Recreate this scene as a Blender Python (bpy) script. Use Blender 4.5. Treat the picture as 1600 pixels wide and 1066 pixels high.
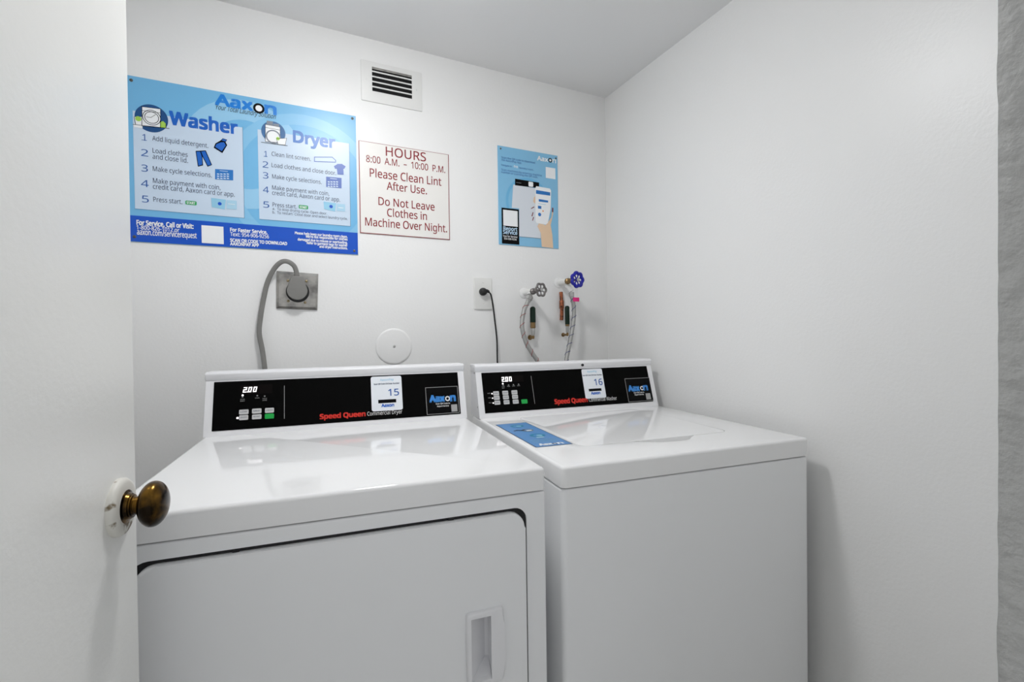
import bpy, bmesh, math, random
from mathutils import Vector, Matrix, noise

S = bpy.context.scene
for o in list(bpy.data.objects):
    bpy.data.objects.remove(o)
COL = S.collection
PI = math.pi
EYE = 1.175                                   # eye height of the photographer

# ------------------------------------------------------------------ camera
cam_d = bpy.data.cameras.new('camera')
cam_d.sensor_width = 36.0
cam_d.lens = 745.25 * 36.0 / 1600.0
cam_d.clip_start = 0.02
cam = bpy.data.objects.new('camera', cam_d)
COL.objects.link(cam)
YAW, PITCH, ROLL = 0.4534, -0.0132, -0.0137
_f = Vector((math.sin(YAW) * math.cos(PITCH), math.cos(YAW) * math.cos(PITCH), math.sin(PITCH)))
_r = Vector((math.cos(YAW), -math.sin(YAW), 0))
_u = _r.cross(_f)
_r2 = math.cos(ROLL) * _r + math.sin(ROLL) * _u
_u2 = -math.sin(ROLL) * _r + math.cos(ROLL) * _u
m = Matrix((_r2, _u2, -_f)).transposed().to_4x4()
m.translation = Vector((0, -1.6718, EYE))
cam.matrix_world = m
S.camera = cam

# ------------------------------------------------------------------ light and exposure
S.view_settings.view_transform = 'Standard'
S.view_settings.look = 'None'
S.view_settings.gamma = 1.0
S.view_settings.use_curve_mapping = False
S.view_settings.exposure = 0.0
LAMP = 86.0                                   # brightness of the ceiling globe
HALL = 0.66                                   # level of the even fill light from the corridor outside the door
w = bpy.data.worlds.new('corridor_light')
S.world = w
w.use_nodes = True
w.node_tree.nodes['Background'].inputs[0].default_value = (0.95, 0.97, 1.0, 1)
w.node_tree.nodes['Background'].inputs[1].default_value = HALL

# ------------------------------------------------------------------ materials
MATS = {}
def srgb(h):
    def c(v):
        v /= 255.0
        return v / 12.92 if v <= 0.04045 else ((v + 0.055) / 1.055) ** 2.4
    return (c(h[0]), c(h[1]), c(h[2]), 1)
def mat(name, rgb, rough=0.5, metal=0.0, spec=0.5, bump=None, mottle=None, emit=None, coat=0.0):
    """rgb is an sRGB triple; bump=(scale, strength, distance); mottle=(scale, rgb2, lo, hi)"""
    M = bpy.data.materials.new(name)
    M.use_nodes = True
    nt = M.node_tree
    b = nt.nodes['Principled BSDF']
    b.inputs['Base Color'].default_value = srgb(rgb)
    b.inputs['Roughness'].default_value = rough
    b.inputs['Metallic'].default_value = metal
    b.inputs['Specular IOR Level'].default_value = spec
    b.inputs['Coat Weight'].default_value = coat
    b.inputs['Coat Roughness'].default_value = 0.05
    tc = None
    if bump or mottle:
        tc = nt.nodes.new('ShaderNodeTexCoord')
    if bump:
        n = nt.nodes.new('ShaderNodeTexNoise')
        n.inputs['Scale'].default_value = bump[0]
        n.inputs['Detail'].default_value = 4
        nt.links.new(tc.outputs['Object'], n.inputs['Vector'])
        bp = nt.nodes.new('ShaderNodeBump')
        bp.inputs['Strength'].default_value = bump[1]
        bp.inputs['Distance'].default_value = bump[2]
        nt.links.new(n.outputs['Fac'], bp.inputs['Height'])
        nt.links.new(bp.outputs['Normal'], b.inputs['Normal'])
    if mottle:
        n = nt.nodes.new('ShaderNodeTexNoise')
        n.inputs['Scale'].default_value = mottle[0]
        n.inputs['Detail'].default_value = 6
        nt.links.new(tc.outputs['Object'], n.inputs['Vector'])
        r = nt.nodes.new('ShaderNodeValToRGB')
        r.color_ramp.elements[0].position = mottle[2]
        r.color_ramp.elements[1].position = mottle[3]
        r.color_ramp.elements[0].color = srgb(rgb)
        r.color_ramp.elements[1].color = srgb(mottle[1])
        nt.links.new(n.outputs['Fac'], r.inputs['Fac'])
        nt.links.new(r.outputs['Color'], b.inputs['Base Color'])
    if emit:
        b.inputs['Emission Color'].default_value = srgb(emit[0])
        b.inputs['Emission Strength'].default_value = emit[1]
    MATS[name] = M
    return M

WALL = (245, 245, 244)
mat('wall_paint', WALL, 0.36, bump=(130, 0.12, 0.004))
mat('ceiling_paint', (240, 240, 240), 0.6, bump=(90, 0.1, 0.003))
mat('jamb_plaster_shaded', (178, 178, 176), 0.6, bump=(70, 0.8, 0.006))  # plaster grey lowered to hold the shade of the reveal
mat('floor_tile', (222, 220, 216), 0.5, mottle=(14, (212, 209, 204), 0.4, 0.65))
mat('door_paint', (245, 245, 242), 0.34, bump=(110, 0.1, 0.004))
mat('white_enamel', (246, 247, 248), 0.22, coat=0.0)
mat('white_enamel_top', (247, 247, 247), 0.07)
mat('white_plastic', (240, 240, 242), 0.32)
mat('gap_shade_and_bumper', (22, 22, 24), 0.6)  # near black puts the shade of the gaps into colour; bumpers share it
mat('panel_black', (3, 3, 3), 0.4, spec=0.06)
mat('antique_brass', (30, 22, 12), 0.22, metal=0.9, mottle=(45, (136, 100, 38), 0.42, 0.74))  # mottled brass, darkened to stand in for dark corridor reflections
mat('worn_paint', (226, 224, 216), 0.45, mottle=(70, (120, 104, 76), 0.58, 0.68))
mat('steel_plate', (184, 181, 176), 0.34, metal=0.85, mottle=(30, (130, 128, 125), 0.4, 0.7))
mat('screw_dark', (96, 94, 90), 0.4, metal=0.6)
mat('screw_bronze', (150, 136, 106), 0.4, metal=0.6)
mat('zinc', (190, 190, 188), 0.35, metal=0.8)
mat('braided_steel', (168, 168, 166), 0.42, metal=0.55, bump=(900, 0.6, 0.001))
mat('wheel_grey', (118, 114, 112), 0.4, metal=0.6)
mat('wheel_blue', (18, 22, 158), 0.3)
mat('brass', (142, 116, 78), 0.35, metal=0.7)
mat('copper', (170, 98, 64), 0.45, metal=0.35, mottle=(110, (66, 38, 28), 0.45, 0.62))
mat('green_sleeve', (4, 36, 22), 0.5, spec=0.3)
mat('grey_plug', (122, 121, 118), 0.55)
mat('grey_cord', (128, 127, 124), 0.5)
mat('black_rubber', (12, 12, 13), 0.45)
mat('outlet_white', (233, 233, 230), 0.35)
mat('vent_paint', (236, 236, 234), 0.4)
mat('vent_shade', (6, 6, 6), 0.9)  # near black stands for the shade inside the vent
mat('pink_paper', (236, 40, 134), 0.6)
mat('white_paper', (238, 238, 236), 0.6)
mat('globe_glass', (255, 255, 255), 0.4, emit=((254, 254, 254), LAMP))
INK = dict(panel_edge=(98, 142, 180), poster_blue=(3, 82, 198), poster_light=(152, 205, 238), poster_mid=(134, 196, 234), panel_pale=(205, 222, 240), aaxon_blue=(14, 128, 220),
    ink_black=(8, 8, 10), white=(246, 248, 250), head_blue=(14, 98, 196), head_blue2=(60, 118, 196), num_blue=(38, 92, 168), ink_navy=(48, 62, 92),
    go_green=(40, 165, 92), dark_teal=(8, 74, 132), dark_teal2=(50, 104, 158), leaf_green=(168, 212, 84), cloth_grey=(128, 136, 148), pict_blue=(34, 118, 196),
    pict_violet=(92, 118, 190), card_blue=(150, 205, 232), card_blue2=(174, 214, 236), maroon=(140, 28, 36), app_ring=(112, 184, 226), pict_white=(222, 228, 236),
    skin=(236, 205, 172), nail=(120, 24, 34), orange=(238, 150, 50), pale_text=(186, 214, 236), display_dark=(10, 5, 5), label_grey=(168, 168, 168),
    button_grey=(206, 206, 206), start_green=(20, 170, 72), brand_red=(214, 40, 24), label_white=(228, 228, 228), sticker_white=(238, 242, 248), label_black=(5, 5, 6),
    badge_blue=(58, 140, 220), poster_base=(116, 186, 230), app_base=(134, 194, 230), sign_white=(240, 238, 234), navy_line=(12, 36, 84), lid_blue=(98, 152, 210), teal=(40, 140, 180))
for k, v in INK.items():
    mat(k, v, 0.34, spec=0.1 if max(v) < 30 else 0.5)
mat('led', (255, 255, 255), 0.4, emit=((255, 246, 248), 1.6))

# ------------------------------------------------------------------ helpers
def obj(name, bm, material, parent=None, smooth=40):
    """link a bmesh as ONE mesh object; material may be a list"""
    me = bpy.data.meshes.new(name)
    bmesh.ops.recalc_face_normals(bm, faces=bm.faces)
    bm.to_mesh(me)
    bm.free()
    for k in (material if isinstance(material, (list, tuple)) else [material]):
        me.materials.append(MATS[k])
    return link(name, me, parent, smooth)
def link(name, me, parent=None, smooth=40):
    o = bpy.data.objects.new(name, me)
    COL.objects.link(o)
    if parent:
        o.parent = parent
    if smooth:
        for p in me.polygons:
            p.use_smooth = True
        if hasattr(me, 'set_sharp_from_angle'):
            me.set_sharp_from_angle(angle=math.radians(smooth))
    return o
def tag(o, label, cat, group=None):
    o['label'] = label
    o['category'] = cat
    if group:
        o['group'] = group
    return o
def thing(name, label, cat, loc=(0, 0, 0), rotz=0, group=None):
    o = bpy.data.objects.new(name, None)
    COL.objects.link(o)
    o.empty_display_size = 0.05
    o.location = loc
    o.rotation_euler = (0, 0, rotz)
    return tag(o, label, cat, group)
def struct(o, label=None):
    o['kind'] = 'structure'
    if label:
        o['label'] = label
    return o

def add_box(bm, x0, x1, y0, y1, z0, z1):
    v = [bm.verts.new(p) for p in ((x0, y0, z0), (x1, y0, z0), (x1, y1, z0), (x0, y1, z0), (x0, y0, z1), (x1, y0, z1), (x1, y1, z1), (x0, y1, z1))]
    for f in ((0, 3, 2, 1), (4, 5, 6, 7), (0, 1, 5, 4), (1, 2, 6, 5), (2, 3, 7, 6), (3, 0, 4, 7)):
        bm.faces.new([v[i] for i in f])
    return v
def box(x0, x1, y0, y1, z0, z1, bev=0.0, seg=2):
    bm = bmesh.new()
    add_box(bm, x0, x1, y0, y1, z0, z1)
    if bev:
        bmesh.ops.bevel(bm, geom=list(bm.edges), offset=bev, segments=seg, profile=0.5, affect='EDGES')
    return bm
def slab(x0, x1, y0, y1, z0, z1, rv, rt, rb=0.0):
    """box with rounded upright edges, then rounded top (and bottom) rim"""
    bm = bmesh.new()
    add_box(bm, x0, x1, y0, y1, z0, z1)
    e = [e for e in bm.edges if abs(e.verts[0].co.z - e.verts[1].co.z) > 1e-6]
    bmesh.ops.bevel(bm, geom=e, offset=rv, segments=4, profile=0.5, affect='EDGES')
    if rt:
        e = [e for e in bm.edges if all(abs(v.co.z - z1) < 1e-6 for v in e.verts) and len(e.link_faces) == 2 and any(abs(f.normal.z) < .5 for f in e.link_faces)]
        bm.normal_update()
        e = [e for e in bm.edges if all(abs(v.co.z - z1) < 1e-6 for v in e.verts) and any(abs(f.normal.z) < .5 for f in e.link_faces)]
        bmesh.ops.bevel(bm, geom=e, offset=rt, segments=4, profile=0.5, affect='EDGES')
    if rb:
        bm.normal_update()
        e = [e for e in bm.edges if all(abs(v.co.z - z0) < 1e-6 for v in e.verts) and any(abs(f.normal.z) < .5 for f in e.link_faces)]
        bmesh.ops.bevel(bm, geom=e, offset=rb, segments=2, profile=0.5, affect='EDGES')
    return bm
def prism(pts, O, ax, ay, n, h, bev=0.0, seg=2, both=False):
    """polygon pts in plane (O, ax, ay) extruded by h along n; the far rim rounded by bev"""
    bm = bmesh.new()
    O, ax, ay, n = Vector(O), Vector(ax), Vector(ay), Vector(n)
    a = [bm.verts.new(O + ax * p[0] + ay * p[1]) for p in pts]
    b = [bm.verts.new(O + ax * p[0] + ay * p[1] + n * h) for p in pts]
    k = len(pts)
    fa = bm.faces.new(a)
    fb = bm.faces.new(b)
    for i in range(k):
        bm.faces.new((a[i], a[(i + 1) % k], b[(i + 1) % k], b[i]))
    if bev:
        e = list(fb.edges) + (list(fa.edges) if both else [])
        bmesh.ops.bevel(bm, geom=e, offset=bev, segments=seg, profile=0.5, affect='EDGES')
    return bm
def rrect(x0, y0, x1, y1, r, n=6):
    if r <= 0:
        return [(x0, y0), (x1, y0), (x1, y1), (x0, y1)]
    out = []
    for cx, cy, a in ((x1 - r, y0 + r, -90), (x1 - r, y1 - r, 0), (x0 + r, y1 - r, 90), (x0 + r, y0 + r, 180)):
        for i in range(n + 1):
            t = math.radians(a + 90 * i / n)
            out.append((cx + r * math.cos(t), cy + r * math.sin(t)))
    return out
def basis(n):
    n = Vector(n).normalized()
    a = Vector((0, 0, 1)) if abs(n.z) < .9 else Vector((1, 0, 0))
    u = a.cross(n).normalized()
    return u, n.cross(u).normalized(), n
def add_lathe(bm, prof, O, axis, seg=32):
    """prof: (distance along the axis, radius) pairs"""
    u, v, n = basis(axis)
    O = Vector(O)
    rings = []
    for d, r in prof:
        c = O + n * d
        if r < 1e-6:
            rings.append([bm.verts.new(c)])
        else:
            rings.append([bm.verts.new(c + (u * math.cos(2 * PI * i / seg) + v * math.sin(2 * PI * i / seg)) * r) for i in range(seg)])
    for A, B in zip(rings, rings[1:]):
        for i in range(seg):
            j = (i + 1) % seg
            if len(A) == 1 and len(B) == 1:
                continue
            if len(A) == 1:
                bm.faces.new((A[0], B[i], B[j]))
            elif len(B) == 1:
                bm.faces.new((A[i], A[j], B[0]))
            else:
                bm.faces.new((A[i], A[j], B[j], B[i]))
    for R_ in (rings[0], rings[-1]):
        if len(R_) > 1:
            bm.faces.new(R_)
    return bm
def lathe(prof, O, axis, seg=32):
    return add_lathe(bmesh.new(), prof, O, axis, seg)
def smooth_path(P, n=10):
    P = [Vector(p) for p in P]
    Q = [P[0] * 2 - P[1]] + P + [P[-1] * 2 - P[-2]]
    out = []
    for i in range(1, len(Q) - 2):
        a, b, c, d = Q[i - 1:i + 3]
        for k in range(n):
            t = k / n
            out.append(0.5 * ((2 * b) + (c - a) * t + (2 * a - 5 * b + 4 * c - d) * t * t + (3 * b - a - 3 * c + d) * t ** 3))
    out.append(P[-1])
    return out
def add_tube(bm, path, r, seg=12, flat=None, closed=False, rad=None):
    """round tube, or a flat ribbon-like cord when flat=(half width, half thickness, thin direction)"""
    n = len(path)
    rings = []
    u = None
    for i, p in enumerate(path):
        if closed:
            t = (path[(i + 1) % n] - path[i - 1]).normalized()
        else:
            t = (path[min(i + 1, n - 1)] - path[max(i - 1, 0)]).normalized()
        if flat:
            a = t.cross(Vector(flat[2])).normalized()
            b = t.cross(a).normalized()
            ra, rb = flat[0], flat[1]
        else:
            if u is None:
                u = basis(t)[0]
            u = (u - t * u.dot(t)).normalized()
            a, b = u, t.cross(u).normalized()
            ra = rb = rad[i] if rad else r
        ring = []
        for k in range(seg):
            c, s = math.cos(2 * PI * k / seg), math.sin(2 * PI * k / seg)
            if flat:                                   # three-lobed flat cord
                c = math.copysign(abs(c) ** 0.7, c)
            ring.append(bm.verts.new(p + a * (ra * c) + b * (rb * s)))
        rings.append(ring)
    m_ = n if closed else n - 1
    for i in range(m_):
        A, B = rings[i], rings[(i + 1) % n]
        for k in range(seg):
            j = (k + 1) % seg
            bm.faces.new((A[k], A[j], B[j], B[k]))
    if not closed:
        bm.faces.new(rings[0])
        bm.faces.new(rings[-1])
    return bm
def tube(path, r, seg=12, **k):
    return add_tube(bmesh.new(), path, r, seg, **k)
def join(*bms):
    out = bmesh.new()
    for b in bms:
        me = bpy.data.meshes.new('tmp')
        b.to_mesh(me)
        b.free()
        out.from_mesh(me)
        bpy.data.meshes.remove(me)
    return out
def cut(bm, *cutters):
    """subtract closed bmeshes from bm"""
    def tmp(b, nm):
        bmesh.ops.recalc_face_normals(b, faces=b.faces)
        me = bpy.data.meshes.new(nm)
        b.to_mesh(me)
        b.free()
        o = bpy.data.objects.new(nm, me)
        COL.objects.link(o)
        return o
    a = tmp(bm, 'cut_base')
    cs = [tmp(c, 'cut_tool') for c in cutters]
    for c in cs:
        md = a.modifiers.new('b', 'BOOLEAN')
        md.operation = 'DIFFERENCE'
        md.object = c
        md.solver = 'EXACT'
    dg = bpy.context.evaluated_depsgraph_get()
    me = bpy.data.meshes.new_from_object(a.evaluated_get(dg))
    out = bmesh.new()
    out.from_mesh(me)
    for o in [a] + cs:
        d = o.data
        bpy.data.objects.remove(o)
        bpy.data.meshes.remove(d)
    bpy.data.meshes.remove(me)
    return out

# ------------------------------------------------------------------ printed matter
_tc = {}
try:                                          # a sans serif that ships with Blender; its built-in face otherwise
    import os
    FONT = bpy.data.fonts.load(os.path.join(bpy.utils.system_resource('DATAFILES'), 'fonts', 'NotoSansHebrew-Regular.woff2'))
except Exception:
    FONT = None
def text_shape(s, shear=0):
    k = (s, shear)
    if k not in _tc:
        cu = bpy.data.curves.new('t', 'FONT')
        if FONT:
            cu.font = FONT
        cu.body = s
        cu.shear = shear
        cu.resolution_u = 3
        o = bpy.data.objects.new('t', cu)
        COL.objects.link(o)
        dg = bpy.context.evaluated_depsgraph_get()
        me = bpy.data.meshes.new_from_object(o.evaluated_get(dg))
        V = [(v.co.x, v.co.y) for v in me.vertices]
        F = [tuple(p.vertices) for p in me.polygons]
        bpy.data.objects.remove(o)
        bpy.data.curves.remove(cu)
        bpy.data.meshes.remove(me)
        _tc[k] = (V, F)
    return _tc[k]
def cap_height(text, weight):
    ref = 'H' if any(c.isupper() or c.isdigit() or c in 'bdfhkl' for c in text) else 'x'
    V, F = text_shape(ref)
    return max(v[1] for v in V) if V else 0.7
class Sheet:
    """collects flat print shapes on a plane and links one mesh for each named piece of the print"""
    def __init__(self, O, ax, ay, n, root, lift=0.0, step=0.0002, solid=()):
        self.O, self.ax, self.ay, self.n = Vector(O), Vector(ax), Vector(ay), Vector(n)
        self.root, self.lift, self.step, self.solid = root, lift, step, solid
        self.parts = {}
        self.tick = 0.0
    def pos(self, x, y, lv):
        return self.O + self.ax * x + self.ay * y + self.n * (self.lift + lv * self.step + self.tick)
    def poly(self, key, pts, col, lv, thick=0):
        bm, mats = self.parts.setdefault(key, (bmesh.new(), []))
        if col not in mats:
            mats.append(col)
        mi = mats.index(col)
        vs = [bm.verts.new(self.pos(p[0], p[1], lv)) for p in pts]
        f = bm.faces.new(vs)
        f.material_index = mi
        if thick:
            lo = [bm.verts.new(v.co - self.n * thick) for v in vs]
            for i in range(len(vs)):
                j = (i + 1) % len(vs)
                bm.faces.new((vs[i], vs[j], lo[j], lo[i])).material_index = mi
    def run(self, data):
        for e in data:
            k = e[0]
            self.tick += 4e-6
            if k == 'T':
                _, part, s, x0, y0, x1, h, col, lv, wgt, sl = e
                V, F = text_shape(s, sl)
                a = min(v[0] for v in V)
                b = max(v[0] for v in V)
                sx = (x1 - x0) / (b - a)
                sy = h / cap_height(s, wgt)
                bm, mats = self.parts.setdefault(part, (bmesh.new(), []))
                if col not in mats:
                    mats.append(col)
                w_ = abs(wgt) * sy * 0.9
                for q_, (ox, oy) in enumerate([(0, 0)] if wgt <= 0 else [(-w_, -w_), (w_, -w_), (w_, w_), (-w_, w_)]):
                    vs = [bm.verts.new(self.pos(x0 + (v[0] - a) * sx + ox, y0 + v[1] * sy + oy, lv) + self.n * (q_ * 2.5e-5)) for v in V]
                    for f in F:
                        try:
                            bm.faces.new([vs[i] for i in f]).material_index = mats.index(col)
                        except ValueError:
                            pass
            elif k == 'R':
                _, part, x0, y0, x1, y1, col, lv, r = e
                nm = part.split('/')[-1].split('#')[0]
                self.poly(part, rrect(x0, y0, x1, y1, r), col, lv + (4 if nm in self.solid else 0), 0.0014 if nm in self.solid else 0)
            elif k == 'P':
                self.poly(e[1], e[2], e[3], e[4])
            elif k == 'D':
                _, part, cx, cy, r, ri, col, lv = e
                N = 40
                C_ = [(math.cos(2 * PI * i / N), math.sin(2 * PI * i / N)) for i in range(N)]
                if ri:
                    for i in range(N):
                        j = (i + 1) % N
                        self.poly(part, [(cx + C_[i][0] * ri, cy + C_[i][1] * ri), (cx + C_[i][0] * r, cy + C_[i][1] * r), (cx + C_[j][0] * r, cy + C_[j][1] * r), (cx + C_[j][0] * ri, cy + C_[j][1] * ri)], col, lv)
                else:
                    self.poly(part, [(cx + c * r, cy + s * r) for c, s in C_], col, lv)
            elif k == 'L':
                _, part, pts, wd, col, lv = e
                for p, q in zip(pts, pts[1:]):
                    self.tick += 1e-6
                    d = Vector((q[0] - p[0], q[1] - p[1]))
                    if d.length < 1e-6:
                        continue
                    d.normalize()
                    o_ = Vector((-d.y, d.x)) * wd / 2
                    d *= wd / 2
                    self.poly(part, [(p[0] - d.x + o_.x, p[1] - d.y + o_.y), (p[0] - d.x - o_.x, p[1] - d.y - o_.y), (q[0] + d.x - o_.x, q[1] + d.y - o_.y), (q[0] + d.x + o_.x, q[1] + d.y + o_.y)], col, lv)
        return self
    def clip(self, x0, y0, x1, y1):
        for bm, _ in self.parts.values():
            for co, no in ((self.pos(x0, 0, 0), -self.ax), (self.pos(x1, 0, 0), self.ax), (self.pos(0, y0, 0), -self.ay), (self.pos(0, y1, 0), self.ay)):
                bmesh.ops.bisect_plane(bm, geom=list(bm.verts) + list(bm.edges) + list(bm.faces), plane_co=co, plane_no=no, clear_outer=True)
        return self
    def build(self, labels={}):
        made = {}
        for key in sorted(self.parts, key=lambda k: k.count('/')):
            bm, mats = self.parts[key]
            up = key.rsplit('/', 1)[0] if '/' in key else None
            par = made[up] if up else self.root
            nm = key.split('/')[-1].split('#')[0]
            me = bpy.data.meshes.new(nm)
            bm.normal_update()
            bm.to_mesh(me)
            bm.free()
            for c in mats:
                me.materials.append(MATS[c])
            o = link(nm, me, par, 0)
            made[key] = o
            if key in labels:
                o['label'] = labels[key]
        return made
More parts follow.
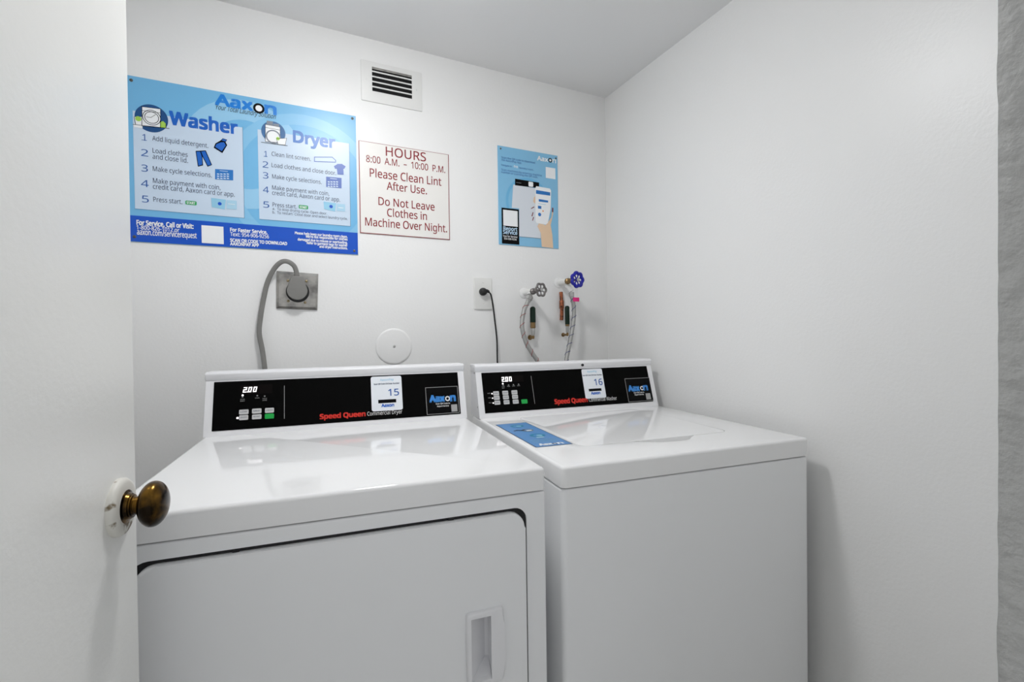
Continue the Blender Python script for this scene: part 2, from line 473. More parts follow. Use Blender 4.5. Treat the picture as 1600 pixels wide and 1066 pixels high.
# printed matter: sizes in metres on each sheet, measured from its lower left corner
INSTRUCTION_PRINT = [
    ('R', 'footer_band', -0.00131, -0.0006, 0.6124, 0.07298, 'poster_blue', 2, 0),
    ('D', 'background_swirl', 0.28775, 0.28513, 0.16489, 0.10445, 'poster_light', 1),
    ('D', 'background_swirl', 0.45353, 0.2124, 0.22517, 0.19055, 'poster_mid', 1),
    ('R', 'instruction_panel#washer', 0.01236, 0.09153, 0.28047, 0.3661, 'panel_pale', 3, 0),
    ('R', 'instruction_panel#dryer', 0.32083, 0.09243, 0.59004, 0.36779, 'panel_pale', 3, 0),
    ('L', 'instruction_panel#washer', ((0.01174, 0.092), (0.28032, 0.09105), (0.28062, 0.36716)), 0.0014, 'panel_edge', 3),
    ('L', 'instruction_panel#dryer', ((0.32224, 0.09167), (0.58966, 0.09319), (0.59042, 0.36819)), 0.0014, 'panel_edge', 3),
    ('T', 'logo', 'Aax', 0.21125, 0.42276, 0.30823, 0.03102, 'aaxon_blue', 4, 0.04, 0),
    ('T', 'logo', 'n', 0.34264, 0.42214, 0.37276, 0.0241, 'aaxon_blue', 4, 0.04, 0),
    ('D', 'logo', 0.32554, 0.43266, 0.01554, 0.00944, 'ink_black', 4),
    ('D', 'logo', 0.32554, 0.43266, 0.00944, 0, 'white', 4),
    ('T', 'logo', 'Your Total Laundry Solution', 0.21234, 0.4084, 0.37254, 0.01429, 'ink_black', 4, -0.004, 0.35),
    ('T', 'instruction_panel#washer/heading', 'Washer', 0.09794, 0.3441, 0.26592, 0.03615, 'head_blue', 5, 0.035, 0),
    ('T', 'instruction_panel#dryer/heading', 'Dryer', 0.42167, 0.34603, 0.54479, 0.03489, 'head_blue2', 5, 0.035, 0),
    ('T', 'instruction_panel#washer/numeral#1', '1', 0.03269, 0.28615, 0.03931, 0.0183, 'num_blue', 5, 0, 0),
    ('R', 'instruction_panel#washer/numeral#1', 0.03108, 0.28655, 0.043, 0.28813, 'num_blue', 5, 0),
    ('T', 'instruction_panel#washer/numeral#2', '2', 0.02895, 0.24223, 0.04547, 0.01934, 'num_blue', 5, 0, 0),
    ('T', 'instruction_panel#washer/numeral#3', '3', 0.02893, 0.19897, 0.0438, 0.01934, 'num_blue', 5, 0, 0),
    ('T', 'instruction_panel#washer/numeral#4', '4', 0.02727, 0.15577, 0.04504, 0.01935, 'num_blue', 5, 0, 0),
    ('T', 'instruction_panel#washer/numeral#5', '5', 0.02849, 0.11208, 0.04419, 0.01936, 'num_blue', 5, 0, 0),
    ('T', 'instruction_panel#dryer/numeral#1', '1', 0.33769, 0.28647, 0.34341, 0.01788, 'num_blue', 5, 0, 0),
    ('R', 'instruction_panel#dryer/numeral#1', 0.33674, 0.28675, 0.34616, 0.28868, 'num_blue', 5, 0),
    ('T', 'instruction_panel#dryer/numeral#2', '2', 0.3326, 0.25275, 0.34854, 0.019, 'num_blue', 5, 0, 0),
    ('T', 'instruction_panel#dryer/numeral#3', '3', 0.33299, 0.21928, 0.34793, 0.01901, 'num_blue', 5, 0, 0),
    ('T', 'instruction_panel#dryer/numeral#4', '4', 0.33218, 0.17519, 0.34863, 0.01902, 'num_blue', 5, 0, 0),
    ('T', 'instruction_panel#dryer/numeral#5', '5', 0.33234, 0.12914, 0.34878, 0.01903, 'num_blue', 5, 0, 0),
    ('T', 'instruction_panel#washer/lettering#1', 'Add liquid detergent.', 0.05549, 0.28961, 0.19053, 0.01358, 'ink_navy', 5, 0, 0),
    ('T', 'instruction_panel#washer/lettering#2', 'Load clothes', 0.05565, 0.25509, 0.1389, 0.01348, 'ink_navy', 5, 0, 0),
    ('T', 'instruction_panel#washer/lettering#2', 'and close lid.', 0.05535, 0.23802, 0.13943, 0.01401, 'ink_navy', 5, 0, 0),
    ('T', 'instruction_panel#washer/lettering#3', 'Make cycle selections.', 0.05507, 0.20354, 0.19803, 0.01361, 'ink_navy', 5, 0, 0),
    ('T', 'instruction_panel#washer/lettering#4', 'Make payment with coin,', 0.05485, 0.16977, 0.21948, 0.01366, 'ink_navy', 5, 0, 0),
    ('T', 'instruction_panel#washer/lettering#4', 'credit card, Aaxon card or app.', 0.05455, 0.15312, 0.2557, 0.01374, 'ink_navy', 5, 0, 0),
    ('T', 'instruction_panel#washer/lettering#5', 'Press start.', 0.05467, 0.11672, 0.1231, 0.01347, 'ink_navy', 5, 0, 0),
    ('T', 'instruction_panel#dryer/lettering#1', 'Clean lint screen.', 0.35827, 0.29205, 0.47099, 0.01313, 'ink_navy', 5, 0, 0),
    ('T', 'instruction_panel#dryer/lettering#2', 'Load clothes and close door.', 0.35762, 0.25716, 0.54714, 0.01327, 'ink_navy', 5, 0, 0),
    ('T', 'instruction_panel#dryer/lettering#3', 'Make cycle selections.', 0.35849, 0.22195, 0.50224, 0.01319, 'ink_navy', 5, 0, 0),
    ('T', 'instruction_panel#dryer/lettering#4', 'Make payment with coin,', 0.35788, 0.18738, 0.52473, 0.01324, 'ink_navy', 5, 0, 0),
    ('T', 'instruction_panel#dryer/lettering#4', 'credit card, Aaxon card or app.', 0.35757, 0.17105, 0.55799, 0.0133, 'ink_navy', 5, 0, 0),
    ('T', 'instruction_panel#dryer/lettering#5', 'Press start.', 0.35792, 0.13477, 0.4268, 0.0125, 'ink_navy', 5, 0, 0),
    ('T', 'instruction_panel#dryer/lettering#6', 'a.  To stop drying cycle- Open door.', 0.35772, 0.12409, 0.51699, 0.00806, 'ink_navy', 5, 0, 0),
    ('T', 'instruction_panel#dryer/lettering#6', 'b.  To restart- Close door and select laundry cycle.', 0.35752, 0.11285, 0.58026, 0.00813, 'ink_navy', 5, 0, 0),
    ('R', 'instruction_panel#washer/start_pictogram', 0.13074, 0.11659, 0.1584, 0.12834, 'go_green', 5, 0.003),
    ('T', 'instruction_panel#washer/start_pictogram', 'START', 0.13406, 0.1188, 0.15489, 0.00686, 'white', 6, 0.02, 0),
    ('R', 'instruction_panel#dryer/start_pictogram', 0.4328, 0.13577, 0.46016, 0.14789, 'go_green', 5, 0.003),
    ('T', 'instruction_panel#dryer/start_pictogram', 'START', 0.43577, 0.13782, 0.457, 0.00693, 'white', 6, 0.02, 0),
    ('D', 'instruction_panel#washer/washer_pictogram', 0.05506, 0.35171, 0.03884, 0, 'dark_teal', 5),
    ('P', 'instruction_panel#washer/washer_pictogram', ((0.03369, 0.38063), (0.07662, 0.38236), (0.07559, 0.32884), (0.03264, 0.32633)), 'white', 6),
    ('R', 'instruction_panel#washer/washer_pictogram', 0.01414, 0.32003, 0.03394, 0.33011, 'white', 6, 0),
    ('P', 'instruction_panel#washer/washer_pictogram', ((0.0155, 0.34843), (0.03313, 0.35171), (0.03144, 0.32814), (0.01835, 0.32782)), 'white', 6),
    ('D', 'instruction_panel#washer/washer_pictogram', 0.02481, 0.34512, 0.00709, 0, 'leaf_green', 7),
    ('P', 'instruction_panel#washer/washer_pictogram', ((0.07464, 0.34508), (0.0819, 0.34897), (0.08857, 0.34246), (0.08834, 0.33006), (0.07432, 0.32862)), 'leaf_green', 6),
    ('L', 'instruction_panel#washer/washer_pictogram', ((0.01266, 0.3273), (0.09603, 0.33038)), 0.0012, 'ink_black', 7),
    ('L', 'instruction_panel#washer/washer_pictogram', ((0.03369, 0.38063), (0.07662, 0.38236), (0.07559, 0.32884), (0.03264, 0.32633), (0.03369, 0.38063)), 0.0012, 'ink_black', 7),
    ('L', 'instruction_panel#washer/washer_pictogram', ((0.03348, 0.36998), (0.0764, 0.37104)), 0.001, 'ink_black', 7),
    ('L', 'instruction_panel#washer/washer_pictogram', ((0.0155, 0.34843), (0.01835, 0.32782)), 0.0012, 'ink_black', 7),
    ('L', 'instruction_panel#washer/washer_pictogram', ((0.08857, 0.34246), (0.08834, 0.33006)), 0.0012, 'ink_black', 7),
    ('D', 'instruction_panel#washer/washer_pictogram', 0.05551, 0.35384, 0.02147, 0.01993, 'ink_black', 7),
    ('D', 'instruction_panel#washer/washer_pictogram', 0.05551, 0.35384, 0.01687, 0.01533, 'ink_black', 7),
    ('L', 'instruction_panel#washer/washer_pictogram', ((0.04347, 0.35363), (0.05385, 0.35404), (0.06448, 0.36367)), 0.001, 'ink_black', 7),
    ('D', 'instruction_panel#dryer/dryer_pictogram', 0.36465, 0.36578, 0.03372, 0, 'dark_teal2', 5),
    ('P', 'instruction_panel#dryer/dryer_pictogram', ((0.3425, 0.38645), (0.38376, 0.3854), (0.38287, 0.33623), (0.34153, 0.33341)), 'white', 6),
    ('P', 'instruction_panel#dryer/dryer_pictogram', ((0.34671, 0.39891), (0.36375, 0.39922), (0.36352, 0.3863), (0.34549, 0.38643)), 'cloth_grey', 6),
    ('P', 'instruction_panel#dryer/dryer_pictogram', ((0.36465, 0.39322), (0.38086, 0.39389), (0.38072, 0.38599), (0.36452, 0.38592)), 'cloth_grey', 6),
    ('L', 'instruction_panel#dryer/dryer_pictogram', ((0.33055, 0.32939), (0.40328, 0.33048)), 0.0012, 'ink_black', 7),
    ('L', 'instruction_panel#dryer/dryer_pictogram', ((0.3425, 0.38645), (0.38376, 0.3854), (0.38287, 0.33623), (0.34153, 0.33341), (0.3425, 0.38645)), 0.001, 'ink_black', 7),
    ('L', 'instruction_panel#dryer/dryer_pictogram', ((0.34233, 0.37696), (0.38359, 0.3758)), 0.001, 'ink_black', 7),
    ('D', 'instruction_panel#dryer/dryer_pictogram', 0.36389, 0.35164, 0.02136, 0.01742, 'cloth_grey', 7),
    ('P', 'instruction_panel#dryer/dryer_pictogram', ((0.37291, 0.34754), (0.40163, 0.35345), (0.39711, 0.33119), (0.37666, 0.33016)), 'white', 8),
    ('L', 'instruction_panel#dryer/dryer_pictogram', ((0.37291, 0.34754), (0.40163, 0.35345), (0.39711, 0.33119), (0.37666, 0.33016), (0.37291, 0.34754)), 0.001, 'ink_black', 9),
    ('D', 'instruction_panel#dryer/dryer_pictogram', 0.37698, 0.34821, 0.00508, 0, 'leaf_green', 8),
    ('P', 'instruction_panel#washer/bottle_pictogram', ((0.2222, 0.31709), (0.2279, 0.32448), (0.23952, 0.3221), (0.23516, 0.31383), (0.23921, 0.30585), (0.22614, 0.28007), (0.20424, 0.29275), (0.20908, 0.30636)), 'ink_black', 5),
    ('P', 'instruction_panel#washer/bottle_pictogram', ((0.22349, 0.31192), (0.23141, 0.31322), (0.23544, 0.30416), (0.22485, 0.28525), (0.20796, 0.29548), (0.21181, 0.30466)), 'head_blue', 6),
    ('P', 'instruction_panel#washer/bottle_pictogram', ((0.22787, 0.32286), (0.23809, 0.32078), (0.2352, 0.31599), (0.22499, 0.31755)), 'head_blue', 6),
    ('P', 'instruction_panel#washer/trousers_pictogram', ((0.15874, 0.27606), (0.18399, 0.28158), (0.19914, 0.24069), (0.18763, 0.23426), (0.17549, 0.26171), (0.17637, 0.23638), (0.16369, 0.23088)), 'ink_black', 5),
    ('P', 'instruction_panel#washer/trousers_pictogram', ((0.16049, 0.27423), (0.16991, 0.27568), (0.17371, 0.2625), (0.1746, 0.23825), (0.16509, 0.23372)), 'head_blue', 6),
    ('P', 'instruction_panel#washer/trousers_pictogram', ((0.17261, 0.2761), (0.18259, 0.27924), (0.19687, 0.24143), (0.18859, 0.23705), (0.17644, 0.26397)), 'head_blue', 6),
    ('P', 'instruction_panel#washer/control_pictogram', ((0.20673, 0.22999), (0.25338, 0.23321), (0.2528, 0.20216), (0.20616, 0.19938)), 'pict_blue', 5),
    ('R', 'instruction_panel#washer/control_pictogram', 0.2111, 0.2142, 0.21704, 0.21746, 'panel_pale', 6, 0),
    ('R', 'instruction_panel#washer/control_pictogram', 0.21943, 0.21532, 0.2254, 0.21859, 'panel_pale', 6, 0),
    ('R', 'instruction_panel#washer/control_pictogram', 0.22781, 0.21644, 0.23381, 0.21972, 'panel_pale', 6, 0),
    ('R', 'instruction_panel#washer/control_pictogram', 0.23623, 0.21757, 0.24226, 0.22085, 'panel_pale', 6, 0),
    ('R', 'instruction_panel#washer/control_pictogram', 0.21098, 0.20775, 0.21691, 0.21103, 'panel_pale', 6, 0),
    ('R', 'instruction_panel#washer/control_pictogram', 0.21931, 0.20886, 0.22528, 0.21214, 'panel_pale', 6, 0),
    ('R', 'instruction_panel#washer/control_pictogram', 0.22769, 0.20996, 0.23369, 0.21325, 'panel_pale', 6, 0),
    ('R', 'instruction_panel#washer/control_pictogram', 0.23611, 0.21107, 0.24214, 0.21437, 'panel_pale', 6, 0),
    ('R', 'instruction_panel#washer/control_pictogram', 0.21086, 0.2013, 0.21679, 0.20459, 'panel_pale', 6, 0),
    ('R', 'instruction_panel#washer/control_pictogram', 0.21919, 0.20239, 0.22516, 0.20568, 'panel_pale', 6, 0),
    ('R', 'instruction_panel#washer/control_pictogram', 0.22757, 0.20348, 0.23356, 0.20678, 'panel_pale', 6, 0),
    ('R', 'instruction_panel#washer/control_pictogram', 0.23598, 0.20458, 0.24201, 0.20788, 'panel_pale', 6, 0),
    ('R', 'instruction_panel#washer/control_pictogram', 0.2182, 0.22583, 0.23913, 0.22728, 'panel_pale', 6, 0),
    ('P', 'instruction_panel#dryer/control_pictogram', ((0.51641, 0.24836), (0.56388, 0.24987), (0.56328, 0.21591), (0.51582, 0.21485)), 'pict_violet', 5),
    ('R', 'instruction_panel#dryer/control_pictogram', 0.52084, 0.22998, 0.52689, 0.23379, 'panel_pale', 6, 0),
    ('R', 'instruction_panel#dryer/control_pictogram', 0.52933, 0.23105, 0.5354, 0.23488, 'panel_pale', 6, 0),
    ('R', 'instruction_panel#dryer/control_pictogram', 0.53786, 0.23214, 0.54396, 0.23597, 'panel_pale', 6, 0),
    ('R', 'instruction_panel#dryer/control_pictogram', 0.54643, 0.23322, 0.55256, 0.23706, 'panel_pale', 6, 0),
    ('R', 'instruction_panel#dryer/control_pictogram', 0.52071, 0.22269, 0.52676, 0.22652, 'panel_pale', 6, 0),
    ('R', 'instruction_panel#dryer/control_pictogram', 0.5292, 0.22375, 0.53528, 0.22759, 'panel_pale', 6, 0),
    ('R', 'instruction_panel#dryer/control_pictogram', 0.53773, 0.22482, 0.54383, 0.22866, 'panel_pale', 6, 0),
    ('R', 'instruction_panel#dryer/control_pictogram', 0.5463, 0.22589, 0.55243, 0.22974, 'panel_pale', 6, 0),
    ('R', 'instruction_panel#dryer/control_pictogram', 0.52058, 0.21541, 0.52663, 0.21925, 'panel_pale', 6, 0),
    ('R', 'instruction_panel#dryer/control_pictogram', 0.52907, 0.21645, 0.53515, 0.2203, 'panel_pale', 6, 0),
    ('R', 'instruction_panel#dryer/control_pictogram', 0.5376, 0.2175, 0.54371, 0.22135, 'panel_pale', 6, 0),
    ('R', 'instruction_panel#dryer/control_pictogram', 0.54617, 0.21855, 0.55231, 0.22241, 'panel_pale', 6, 0),
    ('R', 'instruction_panel#dryer/control_pictogram', 0.5281, 0.24324, 0.5494, 0.2452, 'panel_pale', 6, 0),
    ('P', 'instruction_panel#washer/card_pictogram', ((0.19502, 0.14291), (0.23241, 0.14172), (0.22905, 0.11163), (0.19634, 0.11579)), 'card_blue', 5),
    ('P', 'instruction_panel#washer/card_pictogram', ((0.23427, 0.14084), (0.26116, 0.14164), (0.26067, 0.11485), (0.23377, 0.11428)), 'card_blue2', 5),
    ('D', 'instruction_panel#washer/card_pictogram', 0.21658, 0.12785, 0.00485, 0, 'poster_blue', 6),
    ('R', 'instruction_panel#washer/card_pictogram', 0.23782, 0.12911, 0.25618, 0.1304, 'white', 6, 0),
    ('P', 'instruction_panel#dryer/card_pictogram', ((0.50671, 0.1663), (0.54549, 0.16462), (0.54165, 0.13698), (0.50848, 0.14187)), 'card_blue', 5),
    ('P', 'instruction_panel#dryer/card_pictogram', ((0.54772, 0.16367), (0.57373, 0.16408), (0.57331, 0.14016), (0.5473, 0.13992)), 'card_blue2', 5),
    ('D', 'instruction_panel#dryer/card_pictogram', 0.52965, 0.1523, 0.00532, 0, 'poster_blue', 6),
    ('R', 'instruction_panel#dryer/card_pictogram', 0.55202, 0.15033, 0.5678, 0.15227, 'white', 6, 0),
    ('L', 'instruction_panel#dryer/lint_screen_pictogram', ((0.48199, 0.30653), (0.53584, 0.31459), (0.54629, 0.30551), (0.54618, 0.29959), (0.48175, 0.29256), (0.48199, 0.30653)), 0.0022, 'pict_violet', 5),
    ('P', 'instruction_panel#dryer/shirt_pictogram', ((0.54091, 0.28584), (0.55226, 0.29455), (0.56582, 0.2965), (0.57763, 0.28984), (0.57235, 0.28076), (0.5701, 0.28164), (0.57088, 0.26151), (0.55166, 0.26012), (0.54974, 0.27881), (0.54413, 0.27802)), 'pict_violet', 5),
    ('T', 'footer_band/lettering#a', 'For Service, Call or Visit:', 0.01535, 0.04775, 0.1491, 0.01293, 'white', 4, 0.03, 0),
    ('T', 'footer_band/lettering#a', '1-800-826-1012 or', 0.01509, 0.03474, 0.11456, 0.01132, 'white', 4, 0.01, 0),
    ('T', 'footer_band/lettering#a', 'aaxon.com/servicerequest', 0.01562, 0.02014, 0.1566, 0.01192, 'white', 4, 0.01, 0),
    ('T', 'footer_band/lettering#b', 'For Faster Service,', 0.24237, 0.04772, 0.34132, 0.01049, 'white', 4, 0.03, 0),
    ('T', 'footer_band/lettering#b', 'Text: 954-906-9256', 0.24212, 0.03411, 0.34607, 0.01105, 'white', 4, 0.01, 0),
    ('T', 'footer_band/lettering#b', 'SCAN QR CODE TO DOWNLOAD', 0.24179, 0.01679, 0.3966, 0.00946, 'white', 4, 0.03, 0),
    ('T', 'footer_band/lettering#b', 'AAXONPAY APP', 0.2416, 0.00581, 0.31772, 0.00936, 'white', 4, 0.03, 0),
    ('T', 'footer_band/lettering#c', 'Please help keep our laundry room clean.', 0.42009, 0.05363, 0.57923, 0.00762, 'white', 4, 0.03, 0),
    ('T', 'footer_band/lettering#c', "We're not responsible for clothes", 0.45161, 0.04488, 0.57906, 0.00766, 'white', 4, 0.03, 0),
    ('T', 'footer_band/lettering#c', 'damaged due to misuse or overloading.', 0.42813, 0.03401, 0.57888, 0.00763, 'white', 4, 0.03, 0),
    ('T', 'footer_band/lettering#c', 'Refer to garment tags for washer', 0.45445, 0.02467, 0.57871, 0.00766, 'white', 4, 0.03, 0),
    ('T', 'footer_band/lettering#c', 'and dryer instructions.', 0.49202, 0.01536, 0.57855, 0.0077, 'white', 4, 0.03, 0),
    ('R', 'footer_band/white_square', 0.16896, 0.00759, 0.22478, 0.05992, 'white', 4, 0),
]
HOURS_PRINT = [
    ('T', 'lettering#0', 'HOURS', 0.08966, 0.27179, 0.23046, 0.03094, 'maroon', 1, 0.006, 0),
    ('T', 'lettering#0', '8:00  A.M.  –  10:00  P.M.', 0.02375, 0.2411, 0.30148, 0.02287, 'maroon', 1, 0.006, 0),
    ('T', 'lettering#1', 'Please Clean Lint', 0.03491, 0.19263, 0.28619, 0.02826, 'maroon', 1, 0.006, 0),
    ('T', 'lettering#1', 'After Use.', 0.09094, 0.15544, 0.23207, 0.02695, 'maroon', 1, 0.006, 0),
    ('T', 'lettering#2', 'Do Not Leave', 0.0621, 0.10008, 0.25952, 0.02695, 'maroon', 1, 0.006, 0),
    ('T', 'lettering#2', 'Clothes in', 0.09072, 0.06382, 0.23054, 0.02697, 'maroon', 1, 0.006, 0),
    ('T', 'lettering#2', 'Machine Over Night.', 0.01692, 0.02612, 0.30528, 0.02696, 'maroon', 1, 0.006, 0),
]
APP_PRINT = [
    ('D', 'background_ring', 0.12992, 0.17205, 0.09872, 0.08775, 'app_ring', 1),
    ('T', 'lettering#0', 'Scan the QR code to download', 0.01524, 0.33087, 0.16236, 0.00738, 'num_blue', 2, 0.004, 0),
    ('T', 'lettering#0', 'the AaxonPay App.', 0.01513, 0.32141, 0.10253, 0.00733, 'num_blue', 2, 0.004, 0),
    ('T', 'lettering#1', 'Navigate to', 0.01482, 0.30243, 0.05858, 0.00643, 'num_blue', 2, 0.004, 0),
    ('T', 'lettering#3', 'laundry room.', 0.09098, 0.30198, 0.15538, 0.00656, 'num_blue', 2, 0.004, 0),
    ('T', 'lettering#2', 'Scan machines by entering machine', 0.01454, 0.28402, 0.19211, 0.0074, 'num_blue', 2, 0.004, 0),
    ('T', 'lettering#2', 'number or scanning the QR code.', 0.01441, 0.2748, 0.17413, 0.00739, 'num_blue', 2, 0.004, 0),
    ('D', 'star_picture', 0.07165, 0.30739, 0.00389, 0.00216, 'white', 2),
    ('D', 'star_picture', 0.08133, 0.30659, 0.0039, 0.00217, 'white', 2),
    ('T', 'logo', 'Aax', 0.17268, 0.34662, 0.22132, 0.01691, 'white', 3, 0.03, 0),
    ('T', 'logo', 'n', 0.24318, 0.34691, 0.25893, 0.01351, 'white', 3, 0.03, 0),
    ('D', 'logo', 0.23234, 0.35472, 0.00897, 0.00493, 'ink_black', 3),
    ('D', 'logo', 0.23234, 0.35472, 0.00493, 0, 'white', 3),
    ('R', 'white_square', 0.21068, 0.28121, 0.25587, 0.32526, 'white', 2, 0),
    ('P', 'washer_picture', ((0.06381, 0.23605), (0.18114, 0.23299), (0.18333, 0.03662), (0.08698, 0.03713), (0.08863, 0.14588), (0.05616, 0.14468)), 'pict_white', 3),
    ('P', 'washer_picture', ((0.07238, 0.25958), (0.17948, 0.25802), (0.17915, 0.23585), (0.07199, 0.23405)), 'ink_black', 4),
    ('R', 'washer_picture', 0.13118, 0.23699, 0.15238, 0.25629, 'white', 5, 0.004),
    ('R', 'washer_picture', 0.07702, 0.24478, 0.09893, 0.24635, 'cloth_grey', 5, 0),
    ('L', 'washer_picture', ((0.08696, 0.03583), (0.18331, 0.03529)), 0.0012, 'cloth_grey', 4),
    ('P', 'hand_picture', ((0.17658, 0.09733), (0.20723, 0.09115), (0.23471, 0.12501), (0.23943, 0.16142), (0.24362, 0.16186), (0.24224, 0.13922), (0.23059, 0.0932), (0.23784, 0.05336), (0.24126, 0.00048), (0.18794, 0.00271), (0.18364, 0.05798), (0.16876, 0.08334)), 'skin', 5),
    ('P', 'hand_picture', ((0.16196, 0.2042), (0.16689, 0.19593), (0.16147, 0.17104), (0.15151, 0.17879), (0.15376, 0.19445)), 'skin', 5),
    ('P', 'hand_picture', ((0.14007, 0.15118), (0.15476, 0.16063), (0.15622, 0.15726), (0.14205, 0.14919)), 'nail', 6),
    ('P', 'hand_picture', ((0.14263, 0.12155), (0.14889, 0.138), (0.15189, 0.13654), (0.14662, 0.12017)), 'nail', 6),
    ('P', 'hand_picture', ((0.14538, 0.10421), (0.15062, 0.11923), (0.15361, 0.11731), (0.14837, 0.10272)), 'nail', 6),
    ('P', 'hand_picture', ((0.23713, 0.14771), (0.23843, 0.16491), (0.24365, 0.16366), (0.24338, 0.14564)), 'nail', 6),
    ('P', 'phone_picture', ((0.16606, 0.2422), (0.2291, 0.24013), (0.2342, 0.23267), (0.23158, 0.16061), (0.21771, 0.10102), (0.20725, 0.09294), (0.16641, 0.09553), (0.16045, 0.1025), (0.16087, 0.23274)), 'white', 7),
    ('P', 'phone_picture', ((0.16432, 0.22698), (0.22992, 0.22499), (0.22972, 0.21153), (0.1641, 0.21195)), 'pict_blue', 8),
    ('P', 'phone_picture', ((0.17647, 0.19214), (0.21955, 0.19069), (0.21943, 0.18262), (0.17632, 0.18238)), 'pict_blue', 8),
    ('P', 'phone_picture', ((0.17252, 0.16559), (0.18778, 0.16498), (0.18762, 0.15386), (0.17235, 0.15407)), 'pict_blue', 8),
    ('D', 'phone_picture', 0.17963, 0.13087, 0.00711, 0, 'pict_blue', 8),
    ('D', 'phone_picture', 0.19518, 0.14618, 0.00312, 0, 'orange', 8),
    ('R', 'phone_picture', 0.19183, 0.16185, 0.21965, 0.16207, 'card_blue', 8, 0),
    ('R', 'phone_picture', 0.19239, 0.1307, 0.21919, 0.13078, 'card_blue', 8, 0),
    ('R', 'phone_picture', 0.17262, 0.17224, 0.20845, 0.17385, 'card_blue', 8, 0),
    ('R', 'service_label', 0.01234, 0.00409, 0.08697, 0.14142, 'ink_black', 4, 0),
    ('R', 'service_label', 0.01884, 0.07313, 0.08119, 0.13441, 'white', 5, 0),
    ('T', 'service_label', 'Report', 0.01903, 0.05612, 0.07851, 0.0138, 'pale_text', 5, 0.03, 0),
    ('T', 'service_label', 'Service', 0.01787, 0.04185, 0.07829, 0.0138, 'pale_text', 5, 0.03, 0),
    ('T', 'service_label', 'Text for Service:', 0.01674, 0.02978, 0.07908, 0.0069, 'white', 5, 0.01, 0),
    ('T', 'service_label', '954-906-9256', 0.02133, 0.01989, 0.07503, 0.0069, 'white', 5, 0.01, 0),
]
